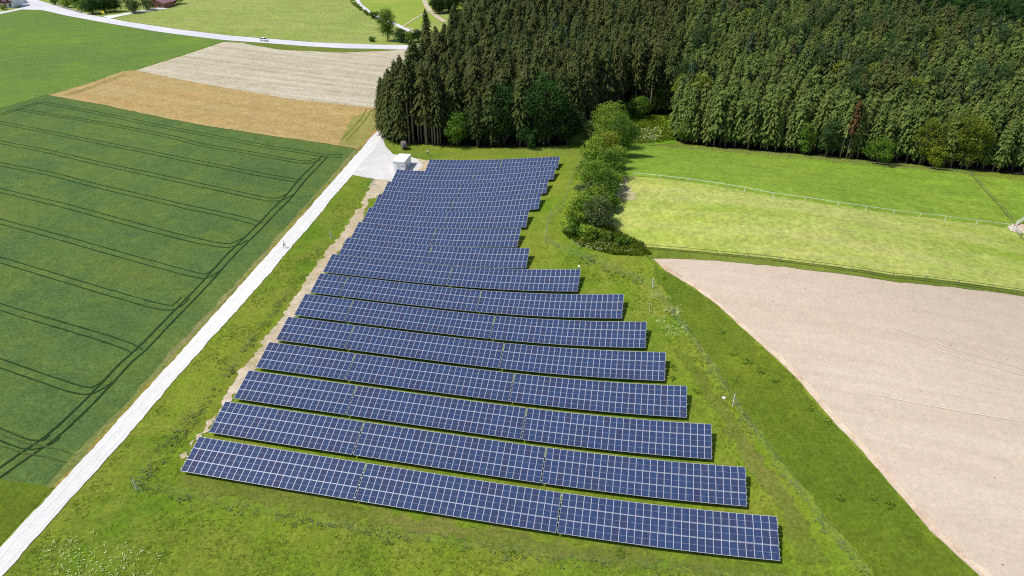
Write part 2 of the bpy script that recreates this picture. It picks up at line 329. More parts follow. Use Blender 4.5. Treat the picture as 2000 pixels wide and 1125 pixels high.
S('dry_grass', [(372, 926), (690, 986), (1090, 1052), (1530, 1107), (1545, 1130), (1300, 1108), (1090, 1086), (690, 1016), (520, 985), (400, 958), (350, 935)], .045, M['dry'], 1.3, .6)
S('dry_grass', [(1530, 1010), (1475, 930), (1400, 810), (1352, 740), (1310, 680), (1345, 690), (1420, 800), (1500, 910), (1560, 1000), (1620, 1100), (1560, 1110)], .05, M['dry'], 1.1, .6)
# roads
S('road', [(60, -60), (62, -3), (95, 7), (135, 20), (175, 29), (250, 43), (350, 58), (450, 70), (500, 74), (612, 83), (740, 88), (822, 89), (870, 88), (870, 99), (822, 97), (740, 96), (675, 95), (600, 91), (525, 85), (440, 79), (350, 68), (300, 61), (200, 44), (130, 31), (82, 20), (42, 19), (0, 28), (-250, 92), (-250, 84), (0, 24), (25, 20), (43, 15), (37, 8), (45, -3), (46, -60)], .14, M['asphalt'], 0)
S('lane', [(690, -40), (694, 0), (700, 10), (712, 20), (722, 28), (728, 26), (716, 16), (706, 9), (702, 0), (700, -40)], .22, M['asphalt'], 0)
S('lane', [(722, 28), (745, 42), (770, 50), (800, 64), (812, 66), (796, 56), (765, 42), (728, 26)], .24, M['asphalt'], 0)
S('farm_track', [(200, 32), (230, 29), (275, 21), (320, 14), (330, 17), (275, 25), (240, 31), (215, 37)], .2, M['path'], .1)
ribbon('farm_track', [(818, 62), (800, 56), (786, 55)], [0], 1.6, .26, M['soil_tan'])
ribbon('farm_track', [(870, 44), (852, 32), (835, 15), (826, -8)], [0], 3., .26, M['soil_tan'])
ribbon('footpath', [(788, 52), (810, 38), (836, 22)], [0], 1.2, .28, M['soil_tan'])
S('road_verge', [(475, 82), (525, 87), (600, 93), (675, 96), (740, 98), (775, 99), (670, 103), (550, 98), (480, 86)], .16, M['strip'], .3)
for a in ([(0, 225), (39, 212), (78, 200)],
          [(78, 200), (195, 222), (340, 252), (502, 283), (575, 294.7), (633, 304), (668, 305)],
          [(35, 214), (117, 227), (235, 247.5), (340, 269), (393, 283), (496, 300.5), (575, 315), (603, 317), (623, 311)],
          [(-120, 212), (0, 239.6), (78, 255), (176, 275), (293, 298), (340, 308), (418, 323), (496, 338.7), (586, 355)],
          [(-120, 252), (0, 278), (98, 297), (195, 320), (340, 351), (438, 372), (506, 386.6), (532, 390.5), (551, 388), (567, 379)],
          [(-120, 294), (0, 321), (98, 340), (195, 365), (340, 399), (438, 420), (487, 432), (506, 438)],
          [(-120, 343), (0, 372.5), (117, 400), (220, 428), (340, 460), (428, 479), (457, 478), (478, 468)],
          [(-120, 400), (0, 433), (130, 468), (260, 505), (380, 537), (405, 539), (425, 526)],
          [(-120, 472), (0, 508), (139, 550), (240, 580), (320, 601), (345, 598), (362, 582)],
          [(-120, 558), (0, 600), (178, 653), (250, 677), (268, 688)],
          [(-120, 668), (0, 710), (80, 738), (150, 761), (182, 763), (212, 744)],
          [(-60, 822), (0, 849), (50, 868), (85, 868), (108, 852)],
          [(635, 305), (614, 327), (590, 352), (561, 387.5), (535, 413), (510, 440), (488, 462), (449, 500), (400, 555), (340, 617), (274, 685), (249, 706), (196, 763), (153, 806), (103, 852), (57, 884), (21, 909), (-30, 945)]):
    ribbon('wheel_ruts', a, [-.9, .9], .26 if a[0][0] <= 78 else .36, .13, M['rut'], .12)
CPX = [((a[0]+b_[0])/2, (a[1]+b_[1])/2) for a, b_ in (((748, 256), (768, 262)), ((650, 354), (673, 357)), ((574, 440), (607, 440)), ((494, 530), (531, 530)), ((340, 703), (370, 712)), ((205, 850), (251, 850)), ((112, 952), (165, 952)), ((0, 1071), (55, 1071)), ((-80, 1155), (-20, 1160)))]
ribbon('wheel_tracks', CPX, [-.85, .75], .5, .10, M['track_line'], .45)
ribbon('wheel_ruts', [(0, 860), (45, 875), (100, 885), (140, 897)], [-.9, .9], .25, .14, M['tan_rut'], .3)
ribbon('wheel_ruts', [(720, 215), (712, 230), (695, 250), (672, 275)], [-.9, .9], .45, .2, M['dry'], .4)
ribbon('wheel_ruts', [(130, 187), (175, 172), (245, 146)], [-.9, .9], .35, .2, M['ochre_green'], .3)
ribbon('wheel_ruts', [(1740, 652), (1830, 684), (1920, 712), (2060, 752)], [0, 1.8], .16, .11, M['pale_track'], .1)
ribbon('wheel_ruts', [(1700, 770), (1800, 790), (1900, 808), (2060, 836)], [0], .2, .115, M['pale_track'], .1)

# ------------------------------------------------------------------ solar tables
D2 = Vector((math.cos(TH), math.sin(TH))); N2 = Vector((-D2.y, D2.x))
W = 1.015
def module_mats():
    m, nt, b = newmat('solar_cells')
    tc = N(nt, 'ShaderNodeTexCoord'); o = tc.outputs['Object']; sx = N(nt, 'ShaderNodeSeparateXYZ'); L(nt, o, sx.inputs[0])
    oi = N(nt, 'ShaderNodeObjectInfo'); rnd = oi.outputs['Random']
    base = ramp(nt, rnd, [(0., (.021, .041, .100)), (.4, (.022, .046, .110)), (.7, (.024, .038, .091)), (.9, (.027, .035, .080)), (1., (.027, .045, .100))])
    # cells 6 across, busbars between and along
    def band(sock, freq, width):
        a = N(nt, 'ShaderNodeMath', operation='MULTIPLY'); L(nt, sock, a.inputs[0]); a.inputs[1].default_value = freq
        f = N(nt, 'ShaderNodeMath', operation='FRACT'); L(nt, a.outputs[0], f.inputs[0])
        l = N(nt, 'ShaderNodeMath', operation='LESS_THAN'); L(nt, f.outputs[0], l.inputs[0]); l.inputs[1].default_value = width
        return l.outputs[0]
    bx = band(sx.outputs[0], 6.35, .085); by = band(sx.outputs[1], 12.6, .05)
    mx = N(nt, 'ShaderNodeMath', operation='MAXIMUM'); L(nt, bx, mx.inputs[0]); L(nt, by, mx.inputs[1])
    mu = N(nt, 'ShaderNodeMath', operation='MULTIPLY'); L(nt, mx.outputs[0], mu.inputs[0]); mu.inputs[1].default_value = .6
    flake = noise(nt, o, 9., 3, .6)
    base = mix(nt, 1., base, ramp(nt, flake, [(.3, (.72,)*3), (.7, (1, 1, 1))]), 'MULTIPLY')
    col = mix(nt, mu.outputs[0], base, (.12, .15, .33))
    L(nt, col, b.inputs['Base Color']); b.inputs['Roughness'].default_value = .06
    b.inputs['Specular IOR Level'].default_value = .45
    b.inputs['IOR'].default_value = 1.45
    return [m, plain('panel_frame', (.52, .54, .62), .4, .25, .05), plain('panel_backsheet', (.55, .58, .70), .5, 0, .04)]
MM = module_mats()
MH = LL/3
def module_mesh():
    mb = MB(); w = W-.012; hgt = MH-.02; t = .035; e = .022; g = .007
    x0, x1, y0, y1 = -w/2, w/2, -hgt/2, hgt/2
    mb.box(x0, x0+e, y0, y1, -t, .006, 1); mb.box(x1-e, x1, y0, y1, -t, .006, 1)
    mb.box(x0+e, x1-e, y0, y0+e, -t, .006, 1); mb.box(x0+e, x1-e, y1-e, y1, -t, .006, 1)
    a, b_, c, d = x0+e, x1-e, y0+e, y1-e
    mb.add([(a, c, 0), (b_, c, 0), (b_, d, 0), (a, d, 0)], [(0, 1, 2, 3)], 2)      # backsheet behind the glass
    mb.add([(a, c, -.03), (a, d, -.03), (b_, d, -.03), (b_, c, -.03)], [(0, 1, 2, 3)], 2)
    m_ = .007
    for (p, q) in ((c+g+.008, -m_), (m_, d-g-.008)):
        mb.add([(a+g, p, .003), (b_-g, p, .003), (b_-g, q, .003), (a+g, q, .003)], [(0, 1, 2, 3)], 0)
    me = mesh('solar_module', mb.v, mb.f, MM); me.polygons.foreach_set('material_index', mb.m); me.update(); return me
MOD = module_mesh()
_b = MB(); _b.box(-.05, .05, -.05, .05, 0, 1); LEG = mesh('leg', _b.v, _b.f, M['alu'])
CT, ST = math.cos(TAU), math.sin(TAU); ZB = .8
COLS = [[26, 28, 28], [23, 28, 28], [19, 28, 28], [16, 28, 28], [13, 28, 28], [10, 28, 28], [6, 28, 28], [27, 27], [20, 22], [19, 20], [20, 20], [20, 22], [20, 23], [22, 22], [21, 16]]
ORD = ['frontmost', 'second', 'third', 'fourth', 'fifth', 'sixth', 'seventh', 'middle']
def rowname(i):
    if i == 0: return 'the frontmost row'
    if i == 14: return 'the hindmost row beside the wood'
    if i == 7: return 'the middle row of the fifteen'
    return 'the %s row from the front' % ORD[i] if i < 7 else 'the %s row from the back' % ORD[14-i]
def surf(i, s, t):
    """point on the tilted table plane: s along the row, t (0..LL) up the slope"""
    p = D2*s+N2*(RC[i]-LL*CT/2+t*CT); a = D2*s+N2*(RC[i]-LL*CT/2); b_ = D2*s+N2*(RC[i]+LL*CT/2); f = t/LL
    return Vector((p.x, p.y, h(a.x, a.y)*(1-f)+h(b_.x, b_.y)*f+ZB+t*ST))
def solar_table(i, s0, n, pos):
    s1 = s0+n*W; c = D2*(s0+s1)/2+N2*RC[i]; zc = h(c.x, c.y)
    size = {28: '', 27: ''}.get(n, 'shorter ')
    root = empty('solar_table', (c.x, c.y, zc), TH, label='%sblue solar table at the %s of %s' % (size, pos, rowname(i)), cat='solar panels', group='rows of blue solar tables')
    inv = (Matrix.Translation(root.location) @ Matrix.Rotation(TH, 4, 'Z')).inverted()
    # edges at which height is sampled
    for k in range(n):
        for r in range(3):
            t0 = MH*(r+.5); a, b_ = surf(i, s0+k*W, t0), surf(i, s0+(k+1)*W, t0); m_ = s0+(k+.5)*W
            X = (b_-a).normalized(); Y = (surf(i, m_, t0+.5)-surf(i, m_, t0-.5)).normalized(); Z = X.cross(Y).normalized(); Y = Z.cross(X)
            rot = Matrix((X, Y, Z)).transposed().to_4x4(); p = (a+b_)/2
            o = bpy.data.objects.new('solar_panel', MOD); C.objects.link(o); o.parent = root
            o.matrix_basis = inv @ (Matrix.Translation(p) @ rot)
    for r in range(3):
        for f in (.23, .77):
            t = MH*(r+f); mb = MB(); K = max(2, n//2); V = []; Fc = []
            ny = (surf(i, s0+n*W/2, LL)-surf(i, s0+n*W/2, 0)).normalized(); nz = Vector((D2.x, D2.y, 0)).cross(ny)
            for k in range(K+1):
                s = s0-.14+(n*W+.28)*k/K; p = inv @ (surf(i, s, t)-nz*.04)
                ny_ = inv.to_3x3() @ ny; nz_ = inv.to_3x3() @ nz
                V += [p-ny_*.03, p+ny_*.03, p+ny_*.03-nz_*.07, p-ny_*.03-nz_*.07]
            for k in range(K):
                for q in range(4): Fc.append((4*k+q, 4*k+(q+1) % 4, 4*k+4+(q+1) % 4, 4*k+4+q))
            Fc += [(3, 2, 1, 0), (4*K, 4*K+1, 4*K+2, 4*K+3)]
            mb.add(V, Fc).build('rail', M['alu'], root)
    np_ = max(2, round(n*W/4))
    for k in range(np_):
        s = s0+n*W*(k+.5)/np_
        for t in (1.2, LL-1.2):
            p = surf(i, s, t); g = h(p.x, p.y)-.15; top = p.z-.2
            o = bpy.data.objects.new('leg', LEG); C.objects.link(o); o.parent = root
            q = inv @ Vector((p.x, p.y, g)); o.location = q; o.scale = (1, 1, top-g)
        a, b_ = inv @ (surf(i, s, .5)-Vector((0, 0, .19))), inv @ (surf(i, s, LL-.5)-Vector((0, 0, .19)))
        MB().tube([a, b_], .05, 4).build('rafter', M['alu'], root)
for i, cols in enumerate(COLS):
    s = RS[i]
    names = ['left end', 'middle', 'right end'] if len(cols) == 3 else ['left end', 'right end']
    for k, n in enumerate(cols):
        solar_table(i, s, n, names[k]); s += n*W+.2

# ------------------------------------------------------------------ trees
def face_tint(me, t):
    a = me.attributes.new('tint', 'FLOAT', 'FACE'); a.data.foreach_set('value', np.asarray(t, np.float32))
def quads_mesh(name, V, m, tint):
    n = len(V)//4; me = bpy.data.meshes.new(name)
    me.vertices.add(4*n); me.vertices.foreach_set('co', np.asarray(V, np.float32).ravel())
    me.loops.add(4*n); me.loops.foreach_set('vertex_index', np.arange(4*n, dtype=np.int32))
    me.polygons.add(n); me.polygons.foreach_set('loop_start', np.arange(0, 4*n, 4, dtype=np.int32))
    me.materials.append(m); me.update(calc_edges=True); face_tint(me, tint); return me
def spruce(seed, H, cb, rad, m, dens=1., droop=.55, open_=1.):
    """crown of drooping ragged boughs from height cb to H; trunk to the ground"""
    r = random.Random(seed); V = []; T = []
    z = cb; lean = r.uniform(-.15, .15)
    while z < H-.25:
        t = (z-cb)/(H-cb)
        R0 = rad*((1-t)**.54)*(min(1., .55+t*3.2))*r.uniform(.82, 1.12)+.12
        nb = max(6, int((6+3.8*R0)*dens))
        a0 = r.uniform(0, 6.28)
        for k in range(nb):
            a = a0+6.283*k/nb+r.uniform(-.25, .25); Rb = R0*r.uniform(.5, 1.28); ca, sa = math.cos(a), math.sin(a)
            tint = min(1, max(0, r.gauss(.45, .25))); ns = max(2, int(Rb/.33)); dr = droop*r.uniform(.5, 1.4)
            zj = z+r.uniform(-.25, .25); w = .19+.07*Rb
            for q in range(ns):
                f0 = .12+(q+r.uniform(-.15, .1))/ns*.9; f1 = f0+1.25/ns
                x0 = f0*Rb; x1 = f1*Rb; z0 = zj-dr*x0*f0*.8+.15*f0*Rb*(1-f0); z1 = zj-dr*x1*f1*.8+.15*f1*Rb*(1-f1)
                ww = w*(1.1-.55*f0)*r.uniform(.7, 1.4); tw = r.uniform(-.28, .28)
                sd = r.uniform(-.3, .3)
                for sgn in (-1, 1):
                    ox = sgn*ww; dzs = -ww*.45+tw*sgn*.4
                    V += [(ca*x0, sa*x0, z0), (ca*x1, sa*x1, z1), (ca*(x1*.97)-sa*(ox+sd*.2), sa*(x1*.97)+ca*(ox+sd*.2), z1+dzs), (ca*(x0+.1)-sa*ox*.85, sa*(x0+.1)+ca*ox*.85, z0+dzs)]
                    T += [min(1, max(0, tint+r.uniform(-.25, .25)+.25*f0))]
        z += (.34+.28*(1-t)*min(1, H/20.))*r.uniform(.85, 1.15)/max(.6, open_)
    for k in range(4):   # leader
        a = k*1.57; V += [(0, 0, H+.3), (.1*math.cos(a), .1*math.sin(a), H-.3), (.22*math.cos(a+.4), .22*math.sin(a+.4), H-.75), (0, 0, H-.5)]; T += [.7]
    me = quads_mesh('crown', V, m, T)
    mb = MB(); mb.tube([(0, 0, -.3), (0, 0, H*.35), (0, 0, H*.97)], [.011*H+.03, .0085*H+.02, .02], 7)
    # dead stubs on the bare trunk
    for k in range(int(max(0, cb-2)*1.2)):
        zz = r.uniform(2, cb+1); a = r.uniform(0, 6.28); l = r.uniform(.3, 1.)
        mb.tube([(0, 0, zz), (l*math.cos(a), l*math.sin(a), zz-.1)], [.025, .01], 3)
    tm = mesh('trunk', mb.v, mb.f, M['bark'], True)
    return me, tm
def broadleaf(seed, H, rad, m, cb=None, nclump=None, leaf=.42, shape=1., bark='bark2', per=60):
    r = random.Random(seed); cb = H*.15 if cb is None else cb; ch = (H-cb)/2; cz = cb+ch
    nclump = nclump or int(16+rad*rad*ch*.85); V = []; T = []; cl = []
    for k in range(nclump):
        for _ in range(20):
            x, y, z = r.uniform(-1, 1), r.uniform(-1, 1), r.uniform(-1, 1); d = math.sqrt(x*x+y*y+z*z)
            wz = 1 if z < 0 else 1-.15*z
            if .35 < d < 1. and math.hypot(x, y) < wz: break
        a = math.atan2(y, x); lump = 1+.22*math.sin(3*a+seed)+.13*math.sin(5*a+2*seed+3*z)
        c = Vector((x*rad*lump*.82, y*rad*lump*.82, cz+z*ch*.86)); cl.append(c)
        cr = r.uniform(.16, .34)*min(rad, ch)+.35; tint = min(1, max(0, r.gauss(.5, .24)))
        for q in range(int(per*r.uniform(.6, 1.2))):
            n = Vector((r.gauss(0, 1), r.gauss(0, 1), r.gauss(.25, 1))).normalized(); p = c+Vector((n.x*cr, n.y*cr, n.z*cr*.75))*r.uniform(.55, 1.12)
            u = (n+Vector((r.gauss(0, .6), r.gauss(0, .6), r.gauss(0, .6)))).normalized(); t1 = u.orthogonal().normalized(); t1.rotate(Matrix.Rotation(r.uniform(0, 6.28), 3, u)); t2 = u.cross(t1)
            s = leaf*r.uniform(.6, 1.25)
            V += [tuple(p-t1*s*.5), tuple(p+t2*s*.38), tuple(p+t1*s*.5), tuple(p-t2*s*.38)]
            T.append(min(1, max(0, tint+r.uniform(-.22, .22))))
    me = quads_mesh('crown', V, m, T)
    mb = MB(); tr = .018*H+.05; mb.tube([(0, 0, -.3), (0, 0, cb+ch*.3), (.1, .05, cz+ch*.4)], [tr, tr*.7, tr*.25], 7)
    for c in cl[::4]:
        z0 = max(cb*.7, min(c.z-.2*H, cz)); mb.tube([(0, 0, z0), tuple(Vector((c.x*.5, c.y*.5, (z0+c.z)/2+.2))), tuple(c)], [tr*.45, tr*.25, .03], 4)
    tm = mesh('trunk', mb.v, mb.f, M[bark], True)
    return me, tm
def tree(name, loc, me, tm, label, group, rz=None, s=1., cat='tree'):
    e = empty(name, loc, random.uniform(0, 6.28) if rz is None else rz, label=label, cat=cat, group=group)
    e.scale = (s, s, s*random.uniform(.93, 1.08))
    link('crown', me, e); link('trunk', tm, e); return e
def scatter(poly, sp, margin=None, seed=0, jit=.42):
    P = [P2(*p) for p in poly]; xs = [p[0] for p in P]; ys = [p[1] for p in P]; g = np.random.default_rng(seed)
    X, Y = np.meshgrid(np.arange(min(xs), max(xs), sp), np.arange(min(ys), max(ys), sp*.87))
    X = X+(np.arange(X.shape[0]) % 2)[:, None]*sp*.5
    X = X.ravel()+g.uniform(-jit, jit, X.size)*sp; Y = Y.ravel()+g.uniform(-jit, jit, Y.size)*sp
    k = in_poly(X, Y, P); return np.stack([X[k], Y[k]], 1)
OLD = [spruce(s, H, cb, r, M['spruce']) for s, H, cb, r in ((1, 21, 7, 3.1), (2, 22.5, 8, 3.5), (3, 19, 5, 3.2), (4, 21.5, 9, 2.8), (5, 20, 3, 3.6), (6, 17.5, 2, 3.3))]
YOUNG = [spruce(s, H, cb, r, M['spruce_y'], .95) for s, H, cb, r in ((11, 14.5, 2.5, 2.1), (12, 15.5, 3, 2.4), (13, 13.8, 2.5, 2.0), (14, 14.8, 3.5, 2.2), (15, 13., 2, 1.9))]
def gn_forest(name, pts, kinds, zoff, sources, smin, smax, **k):
    """one object: a point per tree; geometry nodes put a crown and a trunk on each"""
    me = bpy.data.meshes.new(name); n = len(pts); me.vertices.add(n)
    co = np.stack([pts[:, 0], pts[:, 1], hs(pts[:, 0], pts[:, 1])+zoff], 1).astype(np.float32)
    me.vertices.foreach_set('co', co.ravel())
    for nm, ty, arr in (('variant', 'INT', kinds.astype(np.int32)), ('spin', 'FLOAT', rng.uniform(0, 6.28, n).astype(np.float32)), ('size', 'FLOAT', rng.uniform(smin, smax, n).astype(np.float32))):
        me.attributes.new(nm, ty, 'POINT').data.foreach_set('value', arr)
    me.update(); o = link(name, me); tag(o, kind='stuff', **k)
    g = bpy.data.node_groups.new(name, 'GeometryNodeTree')
    g.interface.new_socket('Geometry', in_out='INPUT', socket_type='NodeSocketGeometry'); g.interface.new_socket('Geometry', in_out='OUTPUT', socket_type='NodeSocketGeometry')
    gi = g.nodes.new('NodeGroupInput'); go = g.nodes.new('NodeGroupOutput'); jn = g.nodes.new('GeometryNodeJoinGeometry')
    def attr(nm, dt):
        a = g.nodes.new('GeometryNodeInputNamedAttribute'); a.data_type = dt; a.inputs['Name'].default_value = nm; return a.outputs['Attribute']
    sp, sz, va = attr('spin', 'FLOAT'), attr('size', 'FLOAT'), attr('variant', 'INT')
    cx = g.nodes.new('ShaderNodeCombineXYZ'); g.links.new(sp, cx.inputs[2])
    for i, objs in enumerate(sources):
        cmpn = g.nodes.new('FunctionNodeCompare'); cmpn.data_type = 'INT'; cmpn.operation = 'EQUAL'
        g.links.new(va, cmpn.inputs[2]); cmpn.inputs[3].default_value = i
        for ob in objs:
            ip = g.nodes.new('GeometryNodeInstanceOnPoints'); oi = g.nodes.new('GeometryNodeObjectInfo'); oi.inputs['Object'].default_value = ob
            oi.transform_space = 'ORIGINAL'; oi.inputs['As Instance'].default_value = False
            g.links.new(gi.outputs[0], ip.inputs['Points']); g.links.new(cmpn.outputs[0], ip.inputs['Selection']); g.links.new(oi.outputs['Geometry'], ip.inputs['Instance'])
            g.links.new(cx.outputs[0], ip.inputs['Rotation']); g.links.new(sz, ip.inputs['Scale']); g.links.new(ip.outputs[0], jn.inputs[0])
    g.links.new(jn.outputs[0], go.inputs[0]); md = o.modifiers.new('trees', 'NODES'); md.node_group = g; return o
def camdist(p): return np.hypot(p[:, 0], p[:, 1])
def forest(poly, sp, meshes, nind, name, label, group, stuffname, stufflabel, seed, lo, hi, extra=(), pe=0., bare=()):
    P = scatter(poly, sp, seed=seed); P = P[np.argsort(camdist(P))]
    near, far = P[:nind], P[nind:]; src = {}
    for i, (x, y) in enumerate(near):
        v = random.randrange(len(meshes)) if i >= len(meshes) else i
        if bare and i >= len(meshes) and any(a < x < b_ for a, b_ in bare): v = random.choice((0, 1, 3))
        e = tree(name, (x, y, h(x, y)), *meshes[v], label, group, s=random.uniform(lo, hi))
        if v not in src: src[v] = [e.children[0], e.children[1]]
    kd = rng.integers(0, len(meshes), len(far)); ex = rng.random(len(far)) < pe*np.array([2.4 if mnoise.noise((x*.03, y*.03, 7.)) > .12 else .5 for x, y in far])
    kd[ex] = len(meshes)+rng.integers(0, max(1, len(extra)), ex.sum())
    if len(far): gn_forest(stuffname, far, kd, 0., [src[v] for v in range(len(meshes))]+[list(e.children) for e in extra], lo, hi, label=stufflabel, cat='forest')

# single broadleaved trees, hedge and bushes: (px, py, height, radius, material, label, name)
def bl(px, py, H, rad, mat_, label, name='deciduous_tree', group=None, cat='tree', cb=None, leaf=.42, per=60, nclump=None):
    global _bs; _bs += 1
    p = at(px, py); me, tm = broadleaf(_bs, H*(1.06 if group == HG else 1), rad*(1.13 if group == HG else 1), M[mat_], cb, nclump, leaf, per=per)
    return tree(name, p, me, tm, label, group, s=1., cat=cat)
_bs = 100
HG = 'trees and bushes of the hedge'
bl(1188, 288, 14.5, 5.0, 'leaf_green', 'tallest bright green tree at the top of the hedge', group=HG, cb=1.)
bl(1209, 306, 13., 4.2, 'leaf_deep', 'dark green round tree at the hedge beside the pasture corner', group=HG, cb=.8)
bl(1186, 318, 9.5, 3.6, 'leaf_yellow', 'yellow green tree in the hedge in front of the dark round one', group=HG, cb=.6)
bl(1160, 334, 8.5, 4.0, 'leaf_green', 'leafy green hedge tree just below the yellow green one', group=HG, cb=.5)
bl(1188, 352, 7.5, 3.6, 'leaf_deep', 'deep green hedge bush on the meadow side above the worn earth', group=HG, cb=.4)
bl(1156, 372, 8.3, 4.0, 'leaf_green', 'broad mid green bush in the middle of the hedge', group=HG, cb=.3)
bl(1180, 392, 7.6, 3.5, 'leaf_deep', 'dark bush in the hedge beside the worn earth', group=HG, cb=.3)
bl(1142, 398, 5.6, 2.4, 'leaf_grey', 'small grey leaved bush on the fence side of the hedge', group=HG, cb=.2)
bl(1136, 436, 7.0, 3.4, 'leaf_green', 'fresh green bush near the lower end of the hedge by the fence bend', group=HG, cb=.2)
bl(1168, 446, 7.6, 3.1, 'leaf_grey', 'grey green willow at the lower end of the hedge', group=HG, cb=.2)
bl(1120, 458, 4.2, 2.6, 'leaf_deep', 'low dark bush at the foot of the hedge inside the fence bend', group=HG, cat='bush', name='bush', cb=.1)
bl(1146, 468, 3.6, 2.6, 'leaf_green', 'low green bush below the grey willow', group=HG, cat='bush', name='bush', cb=.1)
bl(1186, 470, 2.2, 2.0, 'leaf_deep', 'little bush beside the rail fence below the willow', group=HG, cat='bush', name='bush', cb=.05)
bl(1216, 482, 1.9, 1.8, 'leaf_deep', 'last small bush along the rail fence before the bare field', group=HG, cat='bush', name='bush', cb=.05)
for k, (px, py, H, rd, mt, lb) in enumerate([(1168, 302, 8, 2.8, 'leaf_green', 'light filler bush at the upper hedge on the panel side'), (1203, 332, 7, 2.6, 'leaf_green', 'bush on the meadow side under the dark round tree'),
        (1148, 352, 6, 2.6, 'leaf_deep', 'bush at the panel side edge of the middle hedge'), (1196, 372, 5.5, 2.4, 'leaf_green', 'bush over the worn earth at the meadow side'), (1162, 414, 6.5, 2.8, 'leaf_green', 'bright bush between the small grey one and the willow'),
        (1188, 414, 5, 2.4, 'leaf_deep', 'bush on the meadow side above the willow'), (1124, 430, 4.5, 2.2, 'leaf_green', 'outermost bush on the fence side of the lower hedge'), (1160, 430, 6, 2.6, 'leaf_green', 'green bush directly behind the willow')]):
    bl(px, py, H, rd, mt, lb, group=HG, cat='bush', name='bush', cb=.2)
bl(1147, 282, 7.5, 3.2, 'leaf_grey', 'pale flowering elder between the dark wood and the hedge', cat='bush', name='elder_bush', cb=.3)
bl(1182, 240, 7., 3.6, 'leaf_dark', 'dark thicket under the tall trunks behind the hedge', cat='bush', name='bush', cb=.2)
bl(1215, 236, 7.5, 3.6, 'leaf_dark', 'dark green bush at the back left of the clearing', cat='bush', name='bush', cb=.2)
bl(1247, 230, 8.5, 3.8, 'leaf_deep', 'deep green broad bush behind the middle of the clearing', cat='bush', name='bush', cb=.2)
bl(1281, 222, 11., 3.8, 'leaf_deep', 'tall green bush in the gap between the two woods', cat='bush', name='bush', cb=.2)
bl(1240, 262, 2.2, 2.2, 'leaf_dark', 'small round dark bush in the clearing', cat='bush', name='bush', cb=.05)
OW = 'broadleaved trees at the front of the old wood'
bl(1062, 283, 23, 7.2, 'leaf_dark', 'biggest green leafy tree at the front of the old wood', group=OW, cb=.8, leaf=.55, nclump=210)
bl(985, 281, 20, 6.5, 'leaf_dark', 'dark leafy tree to the left of the biggest one at the old wood', group=OW, cb=.8, leaf=.5, nclump=170)
bl(1108, 281, 13, 4.6, 'leaf_dark', 'lower dark leafy tree to the right of the biggest one', group=OW, cb=.4, leaf=.5, nclump=110)
bl(893, 284, 11, 4.4, 'leaf_deep', 'mid green leafy tree behind the left part of the hindmost panels', group=OW, cb=.3, nclump=110)
bl(935, 283, 13, 4.4, 'leaf_dark', 'slender dark leafy tree between two larger ones at the old wood', group=OW, cb=.3, nclump=110)
bl(1030, 289, 7, 3.6, 'leaf_dark', 'low leafy bush at the foot of the biggest tree', group=OW, cat='bush', name='bush', cb=.1)
RW = 'broadleaved trees at the plantation edge'
bl(1565, 300, 10.5, 3.4, 'leaf_deep', 'green leafy tree at the plantation edge left of the reddish trunks', group=RW, cb=.5)
bl(1612, 306, 12, 3.2, 'leaf_blue', 'bluish green tree just left of the reddish trunks', group=RW, cb=.6)
bl(1712, 318, 7.5, 4.6, 'leaf_deep', 'broad low leafy bush just right of the reddish trunks', group=RW, cb=.2)
bl(1795, 322, 15, 3.6, 'leaf_larch', 'yellow green larch left of the twin larches at the plantation edge', group=RW, cb=.8)
bl(1856, 326, 17.5, 4.0, 'leaf_larch', 'tallest yellow green larch at the plantation edge', group=RW, cb=.8)
bl(1888, 330, 15.5, 3.6, 'leaf_larch', 'right hand yellow green larch at the plantation edge', group=RW, cb=.8)
bl(1820, 328, 8, 3., 'leaf_yellow', 'small yellow green bush under the larches', group=RW, cb=.2)
bl(1336, 279, 8, 3.2, 'leaf_deep', 'leafy bush at the left corner of the plantation', group=RW, cb=.2)
EX_LARCH = bl(1930, 200, 16.5, 3.4, 'leaf_larch', 'round pale crown standing out of the plantation on the right', cb=4)
EX_BLUE = bl(1385, 95, 17.5, 3.6, 'leaf_blue', 'blue green round crown among the spruces at the top of the wood', cb=6)
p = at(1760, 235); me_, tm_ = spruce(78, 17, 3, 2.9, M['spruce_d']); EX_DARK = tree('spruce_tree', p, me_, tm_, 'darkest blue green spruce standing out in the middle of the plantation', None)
# upper left: trees by the lane and around the farm
bl(758, 80, 15.5, 4.6, 'leaf_deep', 'tall leafy tree by the road bend left of the lone spruce', cb=.6, nclump=130)
bl(783, 83, 6.5, 3.4, 'leaf_dark', 'low round bush right of the tall leafy tree by the road', cat='bush', name='bush', cb=.1)
bl(803, 83, 5.5, 3.2, 'leaf_deep', 'low bush between the road and the lane end', cat='bush', name='bush', cb=.1)
bl(817, 83, 6., 3., 'leaf_dark', 'low dark bush at the foot of the lone spruce', cat='bush', name='bush', cb=.1)
bl(727, 81, 2.4, 1.8, 'leaf_deep', 'small bush in the meadow beside the road', cat='bush', name='bush', cb=.05)
bl(731, 36, 4.5, 3., 'leaf_deep', 'round bush where the lane hedge ends', cat='bush', name='bush', cb=.1)
p = at(834, 83); me_, tm_ = spruce(77, 15.5, .8, 3.2, M['spruce']); tree('spruce_tree', p, me_, tm_, 'lone dark spruce beside the road left of the old wood', None)
for k, (px, py) in enumerate([(684, -2), (688, 5), (693, 11), (699, 16), (705, 21), (712, 26), (718, 31)]):
    bl(px, py, 2.6, 1.7, 'leaf_deep', 'small clipped bush in the hedge row lining the curved lane', name='hedge_bush', cat='bush', group='bushes lining the lane', cb=.05, nclump=10, per=40)
FT = 'garden trees around the farm'
